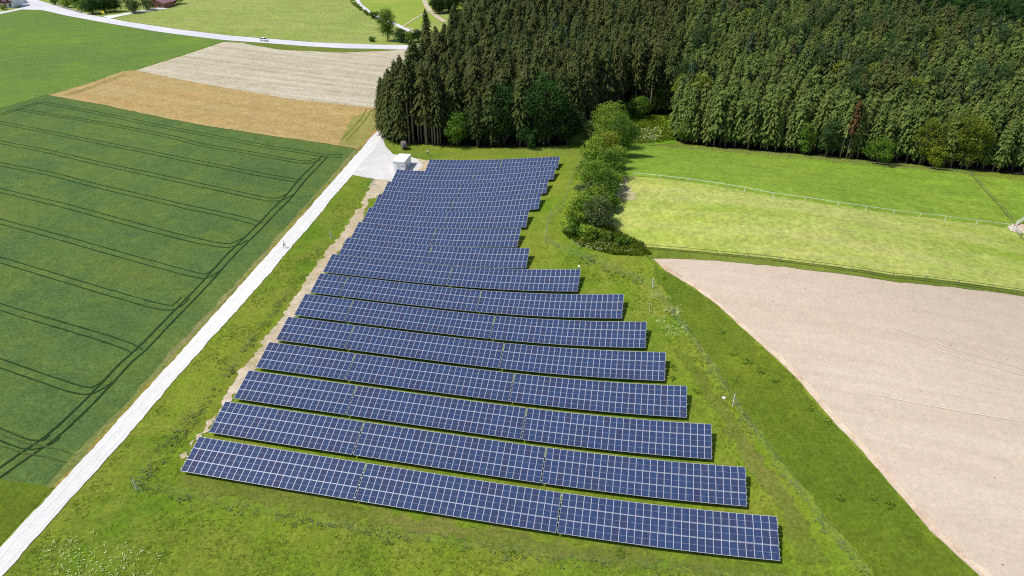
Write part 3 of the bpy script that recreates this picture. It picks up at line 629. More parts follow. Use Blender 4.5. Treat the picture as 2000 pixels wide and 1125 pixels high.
for k, (px, py, H, rd, mt, lb) in enumerate([
    (182, 27, 9.5, 5.5, 'leaf_dark', 'left dark garden tree near the yellow sign'),
    (205, 24, 11, 6.0, 'leaf_dark', 'large dark garden tree straight behind the yellow sign'),
    (226, 23, 8.5, 4.8, 'leaf_dark', 'right dark garden tree before the gap with the track'),
    (160, 22, 6, 3.8, 'leaf_deep', 'green garden bush left of the dark trees along the road'),
    (132, 15, 6.5, 4.0, 'leaf_green', 'bright green garden tree beside the road wall'),
    (110, 8, 6, 3.6, 'leaf_deep', 'garden bush closest to the road junction'),
    (148, 8, 8, 4.2, 'leaf_deep', 'tree behind the bright green garden tree'),
    (262, 25, 9, 4.6, 'leaf_grey', 'dark grey green tree at the edge of the upper meadow'),
    (288, 20, 8.5, 4.0, 'leaf_grey', 'grey green tree directly left of the barn'),
    (243, 4, 8, 4.4, 'leaf_blue', 'bluish tree behind the garden track'),
    (345, 8, 7, 4.4, 'leaf_dark', 'dark tree at the right side of the barn'),
    (8, 19, 3, 2.2, 'leaf_green', 'small shrub in front of the white farmhouse')]):
    bl(px, py, H, rd, mt, lb, group=FT, cb=.2)
BK = 'bluish trees behind the old wood'
for k, (px, py, H, rd, lb) in enumerate([(858, 26, 10, 5.5, 'leftmost bluish tree beyond the farm track'), (880, 22, 13, 6.5, 'bluish tree beyond the farm track next to the old wood'),
        (905, 10, 14, 6.5, 'bluish round tree on top of the picture left of the spruces'), (870, 2, 12, 6., 'bluish tree at the top edge above the farm track')]):
    bl(px, py, H, rd, 'leaf_blue', lb, group=BK, cb=.3, leaf=.6)
for k in range(34):
    x = 1615+k*13.5; bl(x, 50+(x-1650)*.143-(k % 3)*13, 20+2.5*math.sin(k*1.7), 5.8, 'leaf_blue' if k % 4 == 1 else 'leaf_dark', 'dark leafy tree in the distant belt behind the plantation', group='dark trees behind the plantation', cb=2, leaf=.8, nclump=60, per=50)
# bare trunks showing at the wood edges
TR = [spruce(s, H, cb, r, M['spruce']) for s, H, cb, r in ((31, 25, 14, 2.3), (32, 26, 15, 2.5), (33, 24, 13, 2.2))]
for k, (px, py) in enumerate([(800, 281), (808, 279), (818, 277), (834, 282), (845, 280), (850, 282), (1133, 251), (1124, 240), (1150, 238), (1154, 236), (1196, 222), (1246, 214), (1268, 228)]):
    p = at(px, py); tree('spruce_tree', p, *TR[k % 3], 'tall spruce with a long bare pale trunk showing at the wood edge', 'bare trunked spruces at the wood edge', s=random.uniform(.92, 1.05))
for k, (px, py) in enumerate([(1640, 309), (1652, 311), (1658, 310)]):
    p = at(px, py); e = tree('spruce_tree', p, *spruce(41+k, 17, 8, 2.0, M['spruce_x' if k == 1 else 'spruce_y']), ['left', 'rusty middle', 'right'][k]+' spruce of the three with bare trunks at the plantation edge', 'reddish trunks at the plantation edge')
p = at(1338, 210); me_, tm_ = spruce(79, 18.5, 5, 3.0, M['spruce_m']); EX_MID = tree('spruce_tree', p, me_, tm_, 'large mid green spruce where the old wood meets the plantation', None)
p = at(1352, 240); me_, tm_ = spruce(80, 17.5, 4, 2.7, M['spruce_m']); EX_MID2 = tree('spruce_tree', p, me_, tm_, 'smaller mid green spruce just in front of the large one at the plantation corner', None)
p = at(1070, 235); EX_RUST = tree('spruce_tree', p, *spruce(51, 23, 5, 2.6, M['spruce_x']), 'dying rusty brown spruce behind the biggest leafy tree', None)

for k, (px, py) in enumerate([(750, 264), (757, 268), (766, 273), (776, 276), (762, 256), (752, 254), (786, 279)]):
    p = at(px, py); tree('spruce_tree', p, *OLD[4+k % 2], 'low branched spruce at the wood corner beside the path end', 'low branched spruces at the wood corner', s=random.uniform(.75, 1.))
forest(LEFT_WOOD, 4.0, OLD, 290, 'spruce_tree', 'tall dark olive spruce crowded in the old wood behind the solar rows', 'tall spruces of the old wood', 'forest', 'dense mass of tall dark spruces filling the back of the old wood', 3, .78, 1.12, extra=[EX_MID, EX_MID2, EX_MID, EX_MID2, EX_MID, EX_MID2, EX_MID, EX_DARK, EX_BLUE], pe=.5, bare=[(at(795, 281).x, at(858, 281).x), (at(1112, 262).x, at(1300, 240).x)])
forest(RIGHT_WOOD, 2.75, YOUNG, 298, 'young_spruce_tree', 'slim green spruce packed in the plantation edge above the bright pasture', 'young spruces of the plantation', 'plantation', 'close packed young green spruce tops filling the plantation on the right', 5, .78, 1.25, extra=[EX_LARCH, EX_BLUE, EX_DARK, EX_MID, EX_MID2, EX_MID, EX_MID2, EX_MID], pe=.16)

# ------------------------------------------------------------------ fences
def polyline(pxs, step, px=True):
    P = [Vector(P2(*p)) if px else Vector(p) for p in pxs]; out = []; carry = 0.
    for a, b_ in zip(P, P[1:]):
        n = max(1, round((b_-a).length/step))
        for k in range(n): out.append(a+(b_-a)*k/n)
    out.append(P[-1]); return out
def mesh_mat():
    m, nt, b = newmat('chain_link_mesh')
    b.inputs['Base Color'].default_value = (.22, .26, .25, 1); b.inputs['Roughness'].default_value = .6
    tr = N(nt, 'ShaderNodeBsdfTransparent'); ms = N(nt, 'ShaderNodeMixShader')
    tc = N(nt, 'ShaderNodeTexCoord'); f = noise(nt, tc.outputs['Object'], 2., 3)
    r = ramp(nt, f, [(.3, (.03,)*3), (.7, (.12,)*3)]); L(nt, r, ms.inputs[0])
    L(nt, tr.outputs[0], ms.inputs[1]); L(nt, b.outputs[0], ms.inputs[2]); L(nt, ms.outputs[0], nt.nodes['Material Output'].inputs[0]); return m
M['mesh'] = mesh_mat()
def fence(pxs, step, hgt, label, post_r, rails, rail_r, m, wire=False, name='rail_fence', group=None, rail_m=None, tape=None):
    Q = polyline(pxs, step); o = Q[0]; z0 = h(o.x, o.y)
    root = empty(name, (o.x, o.y, z0), 0, label=label, cat='fence', group=group)
    G = [Vector((q.x-o.x, q.y-o.y, h(q.x, q.y)-z0)) for q in Q]
    for g in G[:100]:
        MB().tube([g-Vector((0, 0, .2)), g+Vector((random.uniform(-.04, .04), random.uniform(-.04, .04), hgt))], [post_r, post_r*.9], 6).build('post', m, root)
    for f in rails:
        if tape:
            V = []; Fc = []
            for i, g in enumerate(G): V += [g+Vector((0, 0, hgt*f-tape/2)), g+Vector((0, 0, hgt*f+tape/2)), g+Vector((.03, .03, hgt*f+tape/2)), g+Vector((.03, .03, hgt*f-tape/2))]
            for i in range(len(G)-1):
                for q in range(4): Fc.append((4*i+q, 4*i+4+q, 4*i+4+(q+1) % 4, 4*i+(q+1) % 4))
            MB().add(V, Fc).build('tape', rail_m or m, root)
        else: MB().tube([g+Vector((0, 0, hgt*f)) for g in G], rail_r, 5).build('rail', rail_m or m, root)
    if wire:
        V = []; Fc = []
        for g in G: V += [g+Vector((0, 0, .05)), g+Vector((0, 0, hgt*.97))]
        for i in range(len(G)-1): Fc.append((2*i, 2*i+2, 2*i+3, 2*i+1))
        w = MB().add(V, Fc).build('wire_mesh', M['mesh'], root)
    return root
FG = 'runs of wire mesh fence round the solar field'
fence([(262, 950), (330, 868), (420, 762), (500, 655), (560, 578), (645, 462), (700, 388), (727, 357)], 4.5, 2., 'long wire mesh fence between the white path and the panel ends',   .025, [], .012, M['wire'], True, 'wire_fence', FG)
fence([(262, 950), (420, 985), (700, 1040), (980, 1080), (1330, 1118), (1700, 1155)], 4.5, 2., 'wire mesh fence in front of the frontmost solar row',   .025, [], .012, M['wire'], True, 'wire_fence', FG)
fence([(1272, 562), (1340, 650), (1400, 740), (1431, 790), (1510, 900), (1600, 1020), (1690, 1130)], 4.5, 2., 'wire mesh fence along the stepped right ends facing the bare field',   .025, [], .012, M['wire'], True, 'wire_fence', FG)
fence([(1065, 476), (1100, 490), (1180, 522), (1272, 562)], 4.5, 2., 'wire mesh fence curving below the hedge',   .025, [], .012, M['wire'], True, 'wire_fence', FG)
fence([(1065, 476), (1068, 450), (1077, 425), (1100, 402), (1118, 350), (1139, 310)], 3.5, 2., 'wire mesh fence between the panel ends and the hedge', .035, [.97, .05], .015, M['alu'], True, 'wire_fence', FG)
fence([(782, 306), (840, 309), (960, 303), (1080, 299), (1139, 306)], 4.5, 1.8, 'wire mesh fence behind the hindmost solar row',   .025, [], .012, M['wire'], True, 'wire_fence', FG)
def single_post(px, py, hgt, label, lean=0.):
    p = at(px, py); e = empty('fence_post', p, 0, label=label, cat='post', group='sturdier fence posts'); MB().tube([(0, 0, -.2), (0, 0, hgt)], .07, 8).build('shaft', M['white'], e)
    MB().tube([(.9 if lean >= 0 else -.9, -.3, 0), (0, 0, hgt*.8)], .045, 6).build('strut', M['alu'], e)
single_post(267, 958, 2.1, 'pale corner post with a strut at the lower left of the fence', 1)
single_post(1274, 563, 2.4, 'pale fence post with a strut near the tip of the bare field')
single_post(1431, 792, 2.4, 'pale fence post with a strut beside the third row on the right')
single_post(646, 466, 2., 'pale fence post beside the white path halfway up', 1)
single_post(728, 361, 2.1, 'pale gate post at the corner of the gravel yard', 1)
fence([(1236, 346), (1400, 366), (1509, 386), (1636, 404), (1745, 420), (1845, 431), (1968, 447)], 7., 1.25, 'white tape fence with pale posts between pasture and mown meadow', .06, [.95], .03, M['white'], name='tape_fence', tape=.08)
fence([(1206, 286), (1275, 288), (1390, 297), (1500, 305), (1669, 322), (1863, 340), (1896, 344)], 6., 1.3, 'grey two rail fence along the foot of the plantation', .07, [.95, .5], .05, M['wood'], rail_m=M['wood'])
fence([(1896, 344), (1925, 378), (1953, 408), (1976, 438)], 5., 1.3, 'two rail fence running down from the plantation to the gate', .08, [.95, .5], .05, M['wood'], rail_m=M['wood_dark'])
fence([(1978, 448), (1992, 466), (2040, 520)], 5., 1.3, 'two rail fence running down from the gate at the right edge', .08, [.95, .5], .05, M['wood'], rail_m=M['wood_dark'])
fence([(1178, 434), (1209, 460), (1261, 487), (1330, 493), (1400, 500), (1587, 521), (1742, 544), (2000, 577), (2150, 600)], 6., 1.25, 'dark two rail fence between mown meadow and bare field', .07, [.95, .5], .05, M['wood'], rail_m=M['wood_dark'])
def gate(px0, px1, label):
    a, b_ = at(*px0), at(*px1); e = empty('field_gate', a, math.atan2(b_.y-a.y, b_.x-a.x), label=label, cat='gate'); w = (b_-a).length
    mb = MB(); 
    for z in (.3, .6, .9, 1.2): mb.tube([(0, 0, z), (w, 0, z)], .035, 6)
    mb.tube([(0, 0, .3), (w, 0, 1.2)], .03, 6); mb.tube([(w, 0, .2), (w, 0, 1.25)], .04, 6)
    mb.build('gate_leaf', M['white'], e); MB().tube([(0, 0, -.2), (0, 0, 1.5)], .09, 8).build('gate_post', M['white'], e); MB().tube([(w+.15, 0, -.2), (w+.15, 0, 1.5)], .09, 8).build('gate_post', M['white'], e)
gate((1984, 441), (2006, 430), 'white gate standing open above the fence corner'); gate((1973, 448), (1990, 458), 'white gate in the fence line below the worn ground')
S('worn_earth', [(1966, 444), (1985, 438), (2060, 442), (2060, 456), (1990, 456), (1974, 452)], .16, M['bare_edge'], .5)

# ------------------------------------------------------------------ transformer station
def station():
    p = at(786.5, 327); e = empty('transformer_station', (p.x, p.y, p.z+.1), TH, label='small white transformer station with a flat roof on the gravel yard', cat='utility building')
    w, l, t = 1.65, 3., 2.7
    mb = MB(); mb.box(-w, w, -l, l, -.2, t); mb.build('wall', M['white'], e)
    mb = MB(); mb.box(-w-.12, w+.12, -l-.12, l+.12, t+.003, t+.2); mb.build('roof', plain('pale_roof', (.80, .80, .80), .6, var=.03), e)
    d = MB().box(-.8, .3, -l-.05, -l-.003, 0, 2.1).build('door', plain('grey_door', (.55, .56, .57), .5), e); MB().box(.15, .2, -l-.1, -l-.055, .95, 1.15).build('handle', M['wood_dark'], d)
    MB().box(.5, 1.4, -l-.04, -l-.003, 1.2, 1.8).build('vent', plain('vent_grille', (.4, .4, .42), .5), e)
    MB().box(w+.003, w+.05, -1.4, -.3, .3, 1.2).build('vent', plain('side_grille', (.35, .35, .37), .5), e)
station()
# ------------------------------------------------------------------ round bale
def bale():
    p = at(789.5, 291); e = empty('round_bale', (p.x, p.y, p.z+.1), R(25), label='dark weathered round bale lying at the edge of the old wood', cat='bale')
    V = []; n = 28; r0 = 1.25
    prof = [(-.72, .2), (-.75, .9), (-.68, 1.15), (-.45, 1.25), (.45, 1.25), (.68, 1.15), (.75, .9), (.72, .2)]
    for (x, r_) in prof:
        for k in range(n):
            a = 2*math.pi*k/n; rr = r_*(1+.03*mnoise.noise((math.cos(a)*3, math.sin(a)*3, x*3))); V.append((x, rr*math.cos(a), max(0, r0+rr*math.sin(a)*.97)))
    Fc = [(i*n+k, i*n+(k+1) % n, (i+1)*n+(k+1) % n, (i+1)*n+k) for i in range(len(prof)-1) for k in range(n)]+[tuple(range(n))[::-1], tuple((len(prof)-1)*n+k for k in range(n))]
    m, nt, b = newmat('old_straw'); tc = N(nt, 'ShaderNodeTexCoord'); wv = N(nt, 'ShaderNodeTexNoise'); wv.inputs['Scale'].default_value = 4.
    L(nt, tc.outputs['Object'], wv.inputs['Vector']); L(nt, ramp(nt, wv.outputs['Fac'], [(.35, (.07, .06, .065)), (.65, (.20, .17, .16))]), b.inputs['Base Color']); b.inputs['Roughness'].default_value = 1
    link('straw_roll', mesh('straw_roll', V, Fc, m, True), e)
    MB().tube([(-.3, 1.27*math.cos(a/14*math.pi), 1.25+1.27*math.sin(a/14*math.pi)*.97) for a in range(29)], .012, 4).build('twine', M['wood'], e)
    MB().tube([(.3, 1.27*math.cos(a/14*math.pi), 1.25+1.27*math.sin(a/14*math.pi)*.97) for a in range(29)], .012, 4).build('twine', M['wood'], e)
bale()
# ------------------------------------------------------------------ people
def skin(name, verts, edges, rad, m, parent, root=0):
    me = bpy.data.meshes.new(name); me.from_pydata(verts, edges, []); me.materials.append(m); o = link(name, me, parent)
    md = o.modifiers.new('skin', 'SKIN'); sv = me.skin_vertices[0].data
    for v, r_ in zip(sv, rad): v.radius = (r_, r_)
    sv[root].use_root = True; md.use_smooth_shade = True; ss = o.modifiers.new('sub', 'SUBSURF'); ss.levels = 1; ss.render_levels = 2; return o
def person(px, py, label, shirt, trousers, hair, rz, stride=.1):
    p = at(px, py); e = empty('person', (p.x, p.y, p.z+.17), rz, label=label, cat='person')
    s = stride; sk = plain('skin_tone', (.55, .36, .26), .6)
    V = [(0, 0, .95), (0, 0, 1.15), (0, .01, 1.40), (0, .02, 1.50), (0, .0, 1.58), (0, 0, 1.70), (0, 0, 1.76),
         (.17, 0, 1.42), (.24, -.03, 1.15), (.25, .08, .90), (.25, .12, .82), (-.17, 0, 1.42), (-.24, .03, 1.15), (-.25, .10, .92), (-.25, .14, .84),
         (.09, 0, .88), (.10, s, .50), (.10, s*.9-.08, .08), (.10, s*.9+.10, .04), (-.09, 0, .88), (-.10, -s*.7, .50), (-.10, -s*1.6, .10), (-.10, -s*1.6+.17, .04)]
    E = [(0, 1), (1, 2), (2, 3), (3, 4), (4, 5), (5, 6), (2, 7), (7, 8), (8, 9), (9, 10), (2, 11), (11, 12), (12, 13), (13, 14), (0, 15), (15, 16), (16, 17), (17, 18), (0, 19), (19, 20), (20, 21), (21, 22)]
    rd = [.14, .12, .14, .055, .07, .10, .06, .055, .042, .034, .035, .055, .042, .034, .035, .085, .06, .04, .045, .085, .06, .04, .045]
    skin('body', V, E, rd, sk, e)
    k = [0, 1, 2, 7, 8, 11, 12]; mp = {a: i for i, a in enumerate(k)}
    skin('shirt', [V[i] for i in k], [(mp[a], mp[b_]) for a, b_ in E if a in mp and b_ in mp], [rd[i]+.02 for i in k], shirt, e)
    k = [0, 15, 16, 17, 19, 20, 21]; mp = {a: i for i, a in enumerate(k)}
    skin('trousers', [V[i] for i in k], [(mp[a], mp[b_]) for a, b_ in E if a in mp and b_ in mp], [rd[i]+.02 for i in k], trousers, e)
    bm = bmesh.new(); bmesh.ops.create_uvsphere(bm, u_segments=12, v_segments=8, radius=.112); me = bpy.data.meshes.new('hair')
    for v in bm.verts: v.co = Vector((v.co.x, v.co.y-.02, v.co.z*1.05+1.735))
    bm.to_mesh(me); bm.free(); me.materials.append(hair); link('hair', me, e)
person(836, 304, 'person in a white top and dark trousers behind the hindmost panels', plain('white_cloth', (.8, .8, .76), .9), plain('dark_cloth', (.02, .02, .025), .9), plain('brown_hair', (.05, .03, .02), .9), R(160), .12)
person(556, 485, 'person in pale clothes with dark shorts walking on the white gravel path', plain('pale_cloth', (.55, .55, .56), .9), plain('grey_cloth', (.2, .2, .23), .9), plain('grey_hair', (.3, .28, .25), .9), R(-35), .22)
# ------------------------------------------------------------------ car
def car(px, py, label):
    a, b_ = at(500, 78), at(530, 81); p = at(px, py); e = empty('car', (p.x, p.y, p.z+.2), math.atan2(b_.y-a.y, b_.x-a.x), label=label, cat='car')
    paint = plain('white_car_paint', (.80, .80, .80), .25, 0, .01); glass = plain('car_glass', (.02, .025, .03), .08, 0, .02); ty = plain('tyre_rubber', (.02, .02, .02), .9); rimm = plain('rim', (.4, .4, .42), .3, .8)
    def prof(P, w, n_, m, parent, inset=0., zc=None):
        V = [(x, -w, z) for x, z in P]+[(x, w, z) for x, z in P]; n = len(P)
        V = [(x, y*(1-inset*max(0, (z-.9)/.6)), z) for x, y, z in V]
        Fc = [tuple(range(n)), tuple(range(2*n-1, n-1, -1))]+[(i, i+n, (i+1) % n+n, (i+1) % n) for i in range(n)]
        return link(n_, mesh(n_, V, Fc, m), parent)
    body = prof([(-2.15, .35), (2.1, .35), (2.2, .6), (2.1, .82), (1.25, .95), (.75, .99), (-1.85, 1.0), (-2.2, .9), (-2.25, .55)], .88, 'body', paint, e)
    prof([(1.25, .955), (.45, 1.4), (-1.3, 1.45), (-2.0, 1.0), (-1.8, .99), (.7, .98)], .82, 'windows', glass, e, .18)
    prof([(.42, 1.405), (.3, 1.47), (-1.2, 1.52), (-1.32, 1.455)], .72, 'roof', paint, e)
    for x in (-1.35, 1.35):
        for s in (-1, 1):
            w = MB().tube([(x, s*.72, .32), (x, s*.92, .32)], .32, 16).build('wheel', ty, e); MB().tube([(x, s*.921, .32), (x, s*.935, .32)], .19, 12).build('rim', rimm, w)
    for s in (-.62, .62):
        MB().box(2.1, 2.21, s-.16, s+.16, .6, .75).build('headlight', plain('lamp_glass', (.7, .7, .72), .1), e); MB().box(-2.27, -2.2, s-.15, s+.15, .65, .85).build('tail_light', plain('red_lamp', (.4, .02, .02), .3), e)
car(516, 80.5, 'white car driving on the pale road between the meadow and the beige field')
# ------------------------------------------------------------------ houses and farm things at the top left
def house(px, py, rz, w, d, hw, hr, label, walls, roofm, over=.6, windows=(), balcony=False, doors=(), name='farmhouse', cat='house', ridge='x', beam=None):
    p = at(px, py); e = empty(name, (p.x, p.y, p.z+.05), rz, label=label, cat=cat)
    mb = MB(); V = [(-w/2, -d/2, -.3), (w/2, -d/2, -.3), (w/2, d/2, -.3), (-w/2, d/2, -.3), (-w/2, -d/2, hw), (w/2, -d/2, hw), (w/2, d/2, hw), (-w/2, d/2, hw)]
    if ridge == 'x': V += [(-w/2, 0, hw+hr), (w/2, 0, hw+hr)]; Fc = [(0, 1, 5, 4), (1, 2, 6, 9, 5), (2, 3, 7, 6), (3, 0, 4, 8, 7)]
    else: V += [(0, -d/2, hw+hr), (0, d/2, hw+hr)]; Fc = [(0, 1, 5, 8, 4), (1, 2, 6, 5), (2, 3, 7, 9, 6), (3, 0, 4, 7)]
    mb.add(V, Fc).build('wall', walls, e)
    mb = MB(); t = .2
    for s in (-1, 1):
        if ridge == 'x':
            k = hr/(d/2); A = [(-w/2-over, s*(d/2+over), hw-k*over+.05), (w/2+over, s*(d/2+over), hw-k*over+.05), (w/2+over, 0, hw+hr+.05), (-w/2-over, 0, hw+hr+.05)]
        else:
            k = hr/(w/2); A = [(s*(w/2+over), -d/2-over, hw-k*over+.05), (s*(w/2+over), d/2+over, hw-k*over+.05), (0, d/2+over, hw+hr+.05), (0, -d/2-over, hw+hr+.05)]
        B = [(x, y, z+t) for x, y, z in A]; mb.add(A+B, [(3, 2, 1, 0), (4, 5, 6, 7), (0, 1, 5, 4), (1, 2, 6, 5), (2, 3, 7, 6), (3, 0, 4, 7)])
    r_ = mb.build('roof', roofm, e)
    if name != 'barn': MB().box(-.35, .35, 1.2, 1.9, hw+hr*.5, hw+hr+1.).build('chimney', plain('chimney_brick', (.3, .15, .1), .9), r_)
    gl = M['pane']
    for (x, z, ww, hh) in windows:
        f = MB().box(x-ww/2-.1, x+ww/2+.1, -d/2-.06, -d/2-.003, z-.1, z+hh+.1).build('window', M['shut'], e)
        MB().box(x-ww/2, x+ww/2, -d/2-.09, -d/2-.063, z, z+hh).build('pane', gl, f)
    for (x, ww, hh, m) in doors: MB().box(x-ww/2, x+ww/2, -d/2-.1, -d/2-.004, 0, hh).build('door', m, e)
    if balcony:
        b_ = MB().box(-w/2+.3, w/2-.3, -d/2-1.2, -d/2-.01, hw*.5, hw*.5+.15).build('balcony', M['brownw'], e)
        mb = MB(); mb.box(-w/2+.3, w/2-.3, -d/2-1.2, -d/2-1.12, hw*.5+.155, hw*.5+1.1); mb.build('railing', M['brownw'], b_)
        MB().box(-w/2+.6, w/2-.6, -d/2-1.4, -d/2-1.21, hw*.5+.75, hw*.5+1.15).build('flower_box', plain('red_flowers', (.35, .04, .07), .9, 0, .4, 4.), b_)
    return e
M['pane'] = plain('window_glass', (.03, .035, .045), .1); M['shut'] = plain('window_frame', (.5, .45, .42), .6); M['brownw'] = plain('brown_timber', (.13, .045, .035), .8)
tile = plain('red_roof_tiles', (.36, .12, .07), .85, 0, .25, 2.); ptile = plain('purple_roof_tiles', (.20, .10, .11), .85, 0, .25, 2.); white = plain('white_render', (.78, .77, .76), .8, 0, .04)
house(14, 13, R(6), 13, 10, 5.6, 2.6, 'white farmhouse with a dark red balcony and red tiled roof', white, tile, 1., [(-4.5, .8, 1.1, 1.3), (-1.5, .8, 1.1, 1.3), (1.8, .8, 1.1, 1.3), (4.6, .8, 1.1, 1.3), (-4, 3.6, 1.1, 1.2), (0, 3.6, 1.1, 1.2), (4, 3.6, 1.1, 1.2)], True)
house(41, 6, R(6), 4.6, 6, 2.8, 1.2, 'white garage with a dark red door beside the farmhouse', white, tile, .4, doors=[(0, 2.9, 2.3, plain('red_door', (.25, .015, .03), .5))], name='garage', cat='garage', ridge='y')
house(317, 13, R(-18), 11, 9, 2.9, 1.9, 'open barn with a purple brown tiled roof and timber walls', plain('reddish_timber', (.30, .14, .09), .8), ptile, .9, [(2.5, .3, 2.2, 1.8), (-2.5, .3, 2.2, 1.8)], name='barn', cat='barn', ridge='y')
house(150, -14, R(-8), 14, 10, 5.5, 2.6, 'farm building hidden behind the garden trees', white, ptile, .8, [(-4, 1, 1.1, 1.3), (0, 1, 1.1, 1.3), (4, 1, 1.1, 1.3)])
def sign():
    p = at(203, 31.5); e = empty('road_sign', (p.x, p.y, p.z+.1), R(-10), label='yellow place sign at the road in front of the dark garden trees', cat='sign')
    MB().tube([(-.55, 0, -.2), (-.55, 0, 2.5)], .035, 6).build('post', M['alu'], e); MB().tube([(.55, 0, -.2), (.55, 0, 2.5)], .035, 6).build('post', M['alu'], e)
    MB().box(-.95, .95, -.06, -.037, 1.3, 2.6).build('sign_board', plain('sign_yellow', (.85, .6, .02), .5, 0, .02), e)
sign()
def low_wall():
    Q = resample([P2(*p) for p in ((96, 3), (118, 13), (140, 21), (160, 27))], 2.); V = []; Fc = []
    o = Q[0]
    for q in Q: V += [(q.x-o.x, q.y-o.y, -.2), (q.x-o.x, q.y-o.y, .9), (q.x-o.x+.1, q.y-o.y+.3, .9), (q.x-o.x+.1, q.y-o.y+.3, -.2)]
    for i in range(len(Q)-1):
        for k in range(4): Fc.append((4*i+k, 4*i+(k+1) % 4, 4*i+4+(k+1) % 4, 4*i+4+k))
    ob = MB().add(V, Fc).build('garden_wall', plain('grey_stone', (.25, .24, .24), .9)); ob.location = (o.x, o.y, 0); tag(ob, 'low grey garden wall along the road below the garden trees', 'wall')
low_wall()

# ------------------------------------------------------------------ grass, weeds and flowers
def tufts(name, polys, n, m, hmin, hmax, spread, blades, label, cat, excl=(), seed=1, wide=.12, cluster=None, umbel=0, kind='stuff'):
    g = np.random.default_rng(seed); V = []; T = []
    pts = []
    for poly in polys:
        P = [P2(*p) for p in poly]; xs = [p[0] for p in P]; ys = [p[1] for p in P]; a = (max(xs)-min(xs))*(max(ys)-min(ys))
        k = int(n/len(polys)*3); X = g.uniform(min(xs), max(xs), k); Y = g.uniform(min(ys), max(ys), k); ok = in_poly(X, Y, P)
        if cluster:
            nz = np.array([mnoise.noise((x*cluster, y*cluster, 3.3)) for x, y in zip(X, Y)]); ok &= nz > g.uniform(-.25, .35, len(X))
        pts.append(np.stack([X[ok], Y[ok]], 1)[:n//len(polys)])
    P = np.concatenate(pts); Z = hs(P[:, 0], P[:, 1])
    for (x, y), z in zip(P, Z):
        hh = g.uniform(hmin, hmax); t = g.uniform(0, 1)
        for b_ in range(blades):
            a = g.uniform(0, 6.28); r_ = g.uniform(.2, 1)*spread; dx, dy = math.cos(a), math.sin(a); w = wide*g.uniform(.6, 1.4)
            bx, by = x+dx*r_*.35, y+dy*r_*.35; tx, ty = x+dx*r_, y+dy*r_; hz = hh*g.uniform(.6, 1.1)
            if umbel:
                V += [(tx-w, ty, z+hz), (tx, ty-w, z+hz), (tx+w, ty, z+hz+.02), (tx, ty+w, z+hz)]
            else:
                V += [(bx-dy*w, by+dx*w, z+.03), (bx+dy*w, by-dx*w, z+.03), (tx+dy*w*.5, ty-dx*w*.5, z+hz), (tx-dy*w*.5, ty+dx*w*.5, z+hz)]
            T.append(min(1, max(0, t+g.uniform(-.3, .3))))
    ob = link(name, quads_mesh(name, V, m, T)); tag(ob, label, cat, None, kind); return ob
BIG_FRONT = [(120, 1010), (260, 850), (420, 660), (560, 500), (640, 420), (690, 360), (725, 365), (640, 480), (540, 620), (420, 780), (350, 900), (360, 935), (700, 990), (1090, 1055), (1530, 1110), (1500, 1000), (1430, 900), (1350, 740), (1290, 640), (1120, 540), (1050, 480), (1180, 500), (1300, 540), (1450, 650), (1600, 800), (1780, 1010), (1900, 1140), (-20, 1160)]
tufts('grass', [BIG_FRONT], 16000, M['grassblade'], .04, .13, .45, 4, 'rough green grass round the solar rows', 'grass', seed=2, wide=.07, cluster=.15)
BANDS = [[(255, 945), (430, 978), (700, 1032), (980, 1072), (1330, 1110), (1330, 1130), (980, 1092), (700, 1052), (430, 998), (255, 962)],
         [(1265, 548), (1285, 548), (1355, 650), (1445, 790), (1525, 900), (1615, 1020), (1700, 1130), (1670, 1130), (1590, 1025), (1500, 905), (1420, 795), (1330, 655)],
         [(255, 945), (320, 868), (412, 760), (492, 655), (552, 578), (560, 582), (510, 655), (430, 765), (345, 872), (285, 950)],
         [(1075, 470), (1100, 480), (1180, 508), (1265, 548), (1260, 560), (1170, 528), (1095, 500)]]
tufts('tall_weeds', BANDS, 2200, M['weed'], .1, .28, .6, 5, 'uncut darker weeds along the wire fences', 'weeds', seed=3, wide=.09, cluster=.25)
tufts('tall_weeds', [[(1190, 236), (1316, 228), (1320, 276), (1228, 282), (1195, 285)], [(1100, 455), (1180, 440), (1255, 480), (1270, 500), (1200, 498), (1130, 480)]], 3000, M['grassblade'], .4, 1.1, .6, 6, 'lush tall weeds in the clearing and below the hedge', 'weeds', seed=4, wide=.14)
tufts('white_flowers', [[(90, 1060), (180, 1040), (320, 1085), (300, 1130), (60, 1130)]], 200, M['flower'], .15, .3, .3, 2, 'patch of pale flowers in the grass at the lower left corner', 'flowers', seed=5, wide=.06, cluster=.3, umbel=1)
tufts('white_flowers', [[(1270, 570), (1330, 590), (1345, 660), (1300, 660), (1262, 600)]], 160, M['flower'], .5, .9, .3, 3, 'pale flowering weeds near the stepped panel ends', 'flowers', seed=6, wide=.06, cluster=.3, umbel=1)
tufts('white_flowers', [[(1236, 258), (1290, 252), (1292, 278), (1236, 280)]], 150, M['flower'], .9, 1.5, .4, 3, 'white umbels in the clearing between the two woods', 'flowers', seed=7, wide=.11, umbel=1)
tufts('white_flowers', [[(1110, 472), (1180, 476), (1250, 490), (1245, 498), (1170, 492), (1110, 482)]], 220, M['flower'], .4, .9, .4, 3, 'pale flowers fringing the foot of the hedge', 'flowers', seed=8, wide=.07, umbel=1)
for k, (px, py) in enumerate([(1456, 707), (1408, 648), (1430, 690), (1460, 708), (1488, 726), (1440, 745), (1580, 798), (1613, 823), (1636, 970), (1700, 972), (1735, 988), (1512, 745), (1310, 740), (1318, 720), (1362, 765), (1296, 545), (1000, 1083), (1212, 1082)]):
    p = at(px, py); me, tm = broadleaf(300+k, .5, .85, M['leaf_green'], .02, 8, .2, per=24)
    e = empty('weed_clump', p, 0, label='low dark green weed clump in the grass by the panels', cat='weed', group='dark weed clumps in the grass'); link('foliage', me, e)
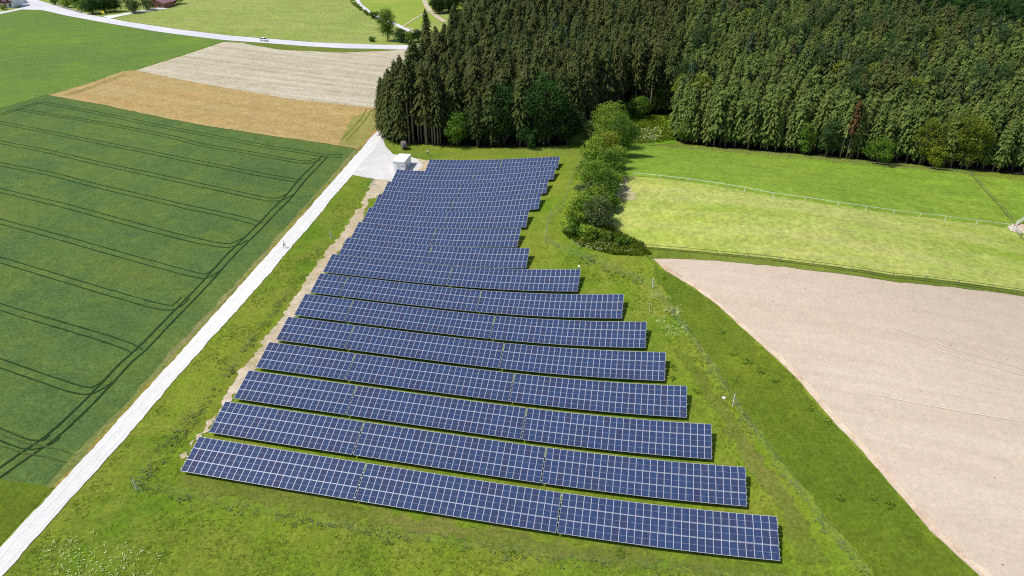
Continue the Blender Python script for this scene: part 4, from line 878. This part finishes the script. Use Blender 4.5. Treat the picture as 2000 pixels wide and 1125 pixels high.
for k, (px, py) in enumerate([(1131, 521), (1414, 778)]):
    p = at(px, py); bm = bmesh.new(); bmesh.ops.create_icosphere(bm, subdivisions=2, radius=.28)
    for v in bm.verts: v.co *= 1+.35*mnoise.noise(v.co*3+Vector((k, 0, 0))); v.co.z *= .6
    me = bpy.data.meshes.new('stone'); bm.to_mesh(me); bm.free(); me.materials.append(M['white']); o = link('stone', me); o.location = p+Vector((0, 0, .12)); tag(o, ['white stone in the grass right of the longest middle row', 'white stone beside the pale strutted post'][k], 'stone')

# ------------------------------------------------------------------ camera, sun, sky
cam = bpy.data.cameras.new('camera'); co = bpy.data.objects.new('camera', cam); C.objects.link(co)
cam.sensor_width = 36.; cam.lens = 36.*F/2000.; cam.clip_end = 8000.; cam.clip_start = .5
co.matrix_world = Matrix.Translation((0, 0, CH)) @ Matrix.Rotation(math.pi/2-PITCH, 4, 'X') @ Matrix.Rotation(ROLL, 4, 'Z')
bpy.context.scene.camera = co
SUNV = Vector((-.99, -.13, 0)).normalized(); EL = R(59)
sd = Vector((SUNV.x*math.cos(EL), SUNV.y*math.cos(EL), math.sin(EL)))
sun = bpy.data.lights.new('sun', 'SUN'); sun.energy = 4.2; sun.angle = R(.55); sun.color = (1., .955, .88)
so = bpy.data.objects.new('sun', sun); C.objects.link(so); so.rotation_euler = (-sd).to_track_quat('-Z', 'Y').to_euler(); so.location = (0, 0, 200)
w = bpy.data.worlds.new('World'); bpy.context.scene.world = w; w.use_nodes = True; nt = w.node_tree
sky = nt.nodes.new('ShaderNodeTexSky'); sky.sky_type = 'NISHITA'; sky.sun_disc = False; sky.sun_elevation = EL; sky.sun_rotation = math.atan2(sd.x, sd.y); sky.air_density = 1.; sky.dust_density = 1.5
bg = nt.nodes['Background']; bg.inputs[1].default_value = .13; nt.links.new(sky.outputs[0], bg.inputs[0])
cy = bpy.context.scene.cycles; cy.use_denoising = False; cy.filter_width = 1.15; cy.max_bounces = 6; cy.transparent_max_bounces = 8
vs = bpy.context.scene.view_settings; vs.view_transform = 'Standard'; vs.look = 'None'; vs.exposure = .15; vs.gamma = 1
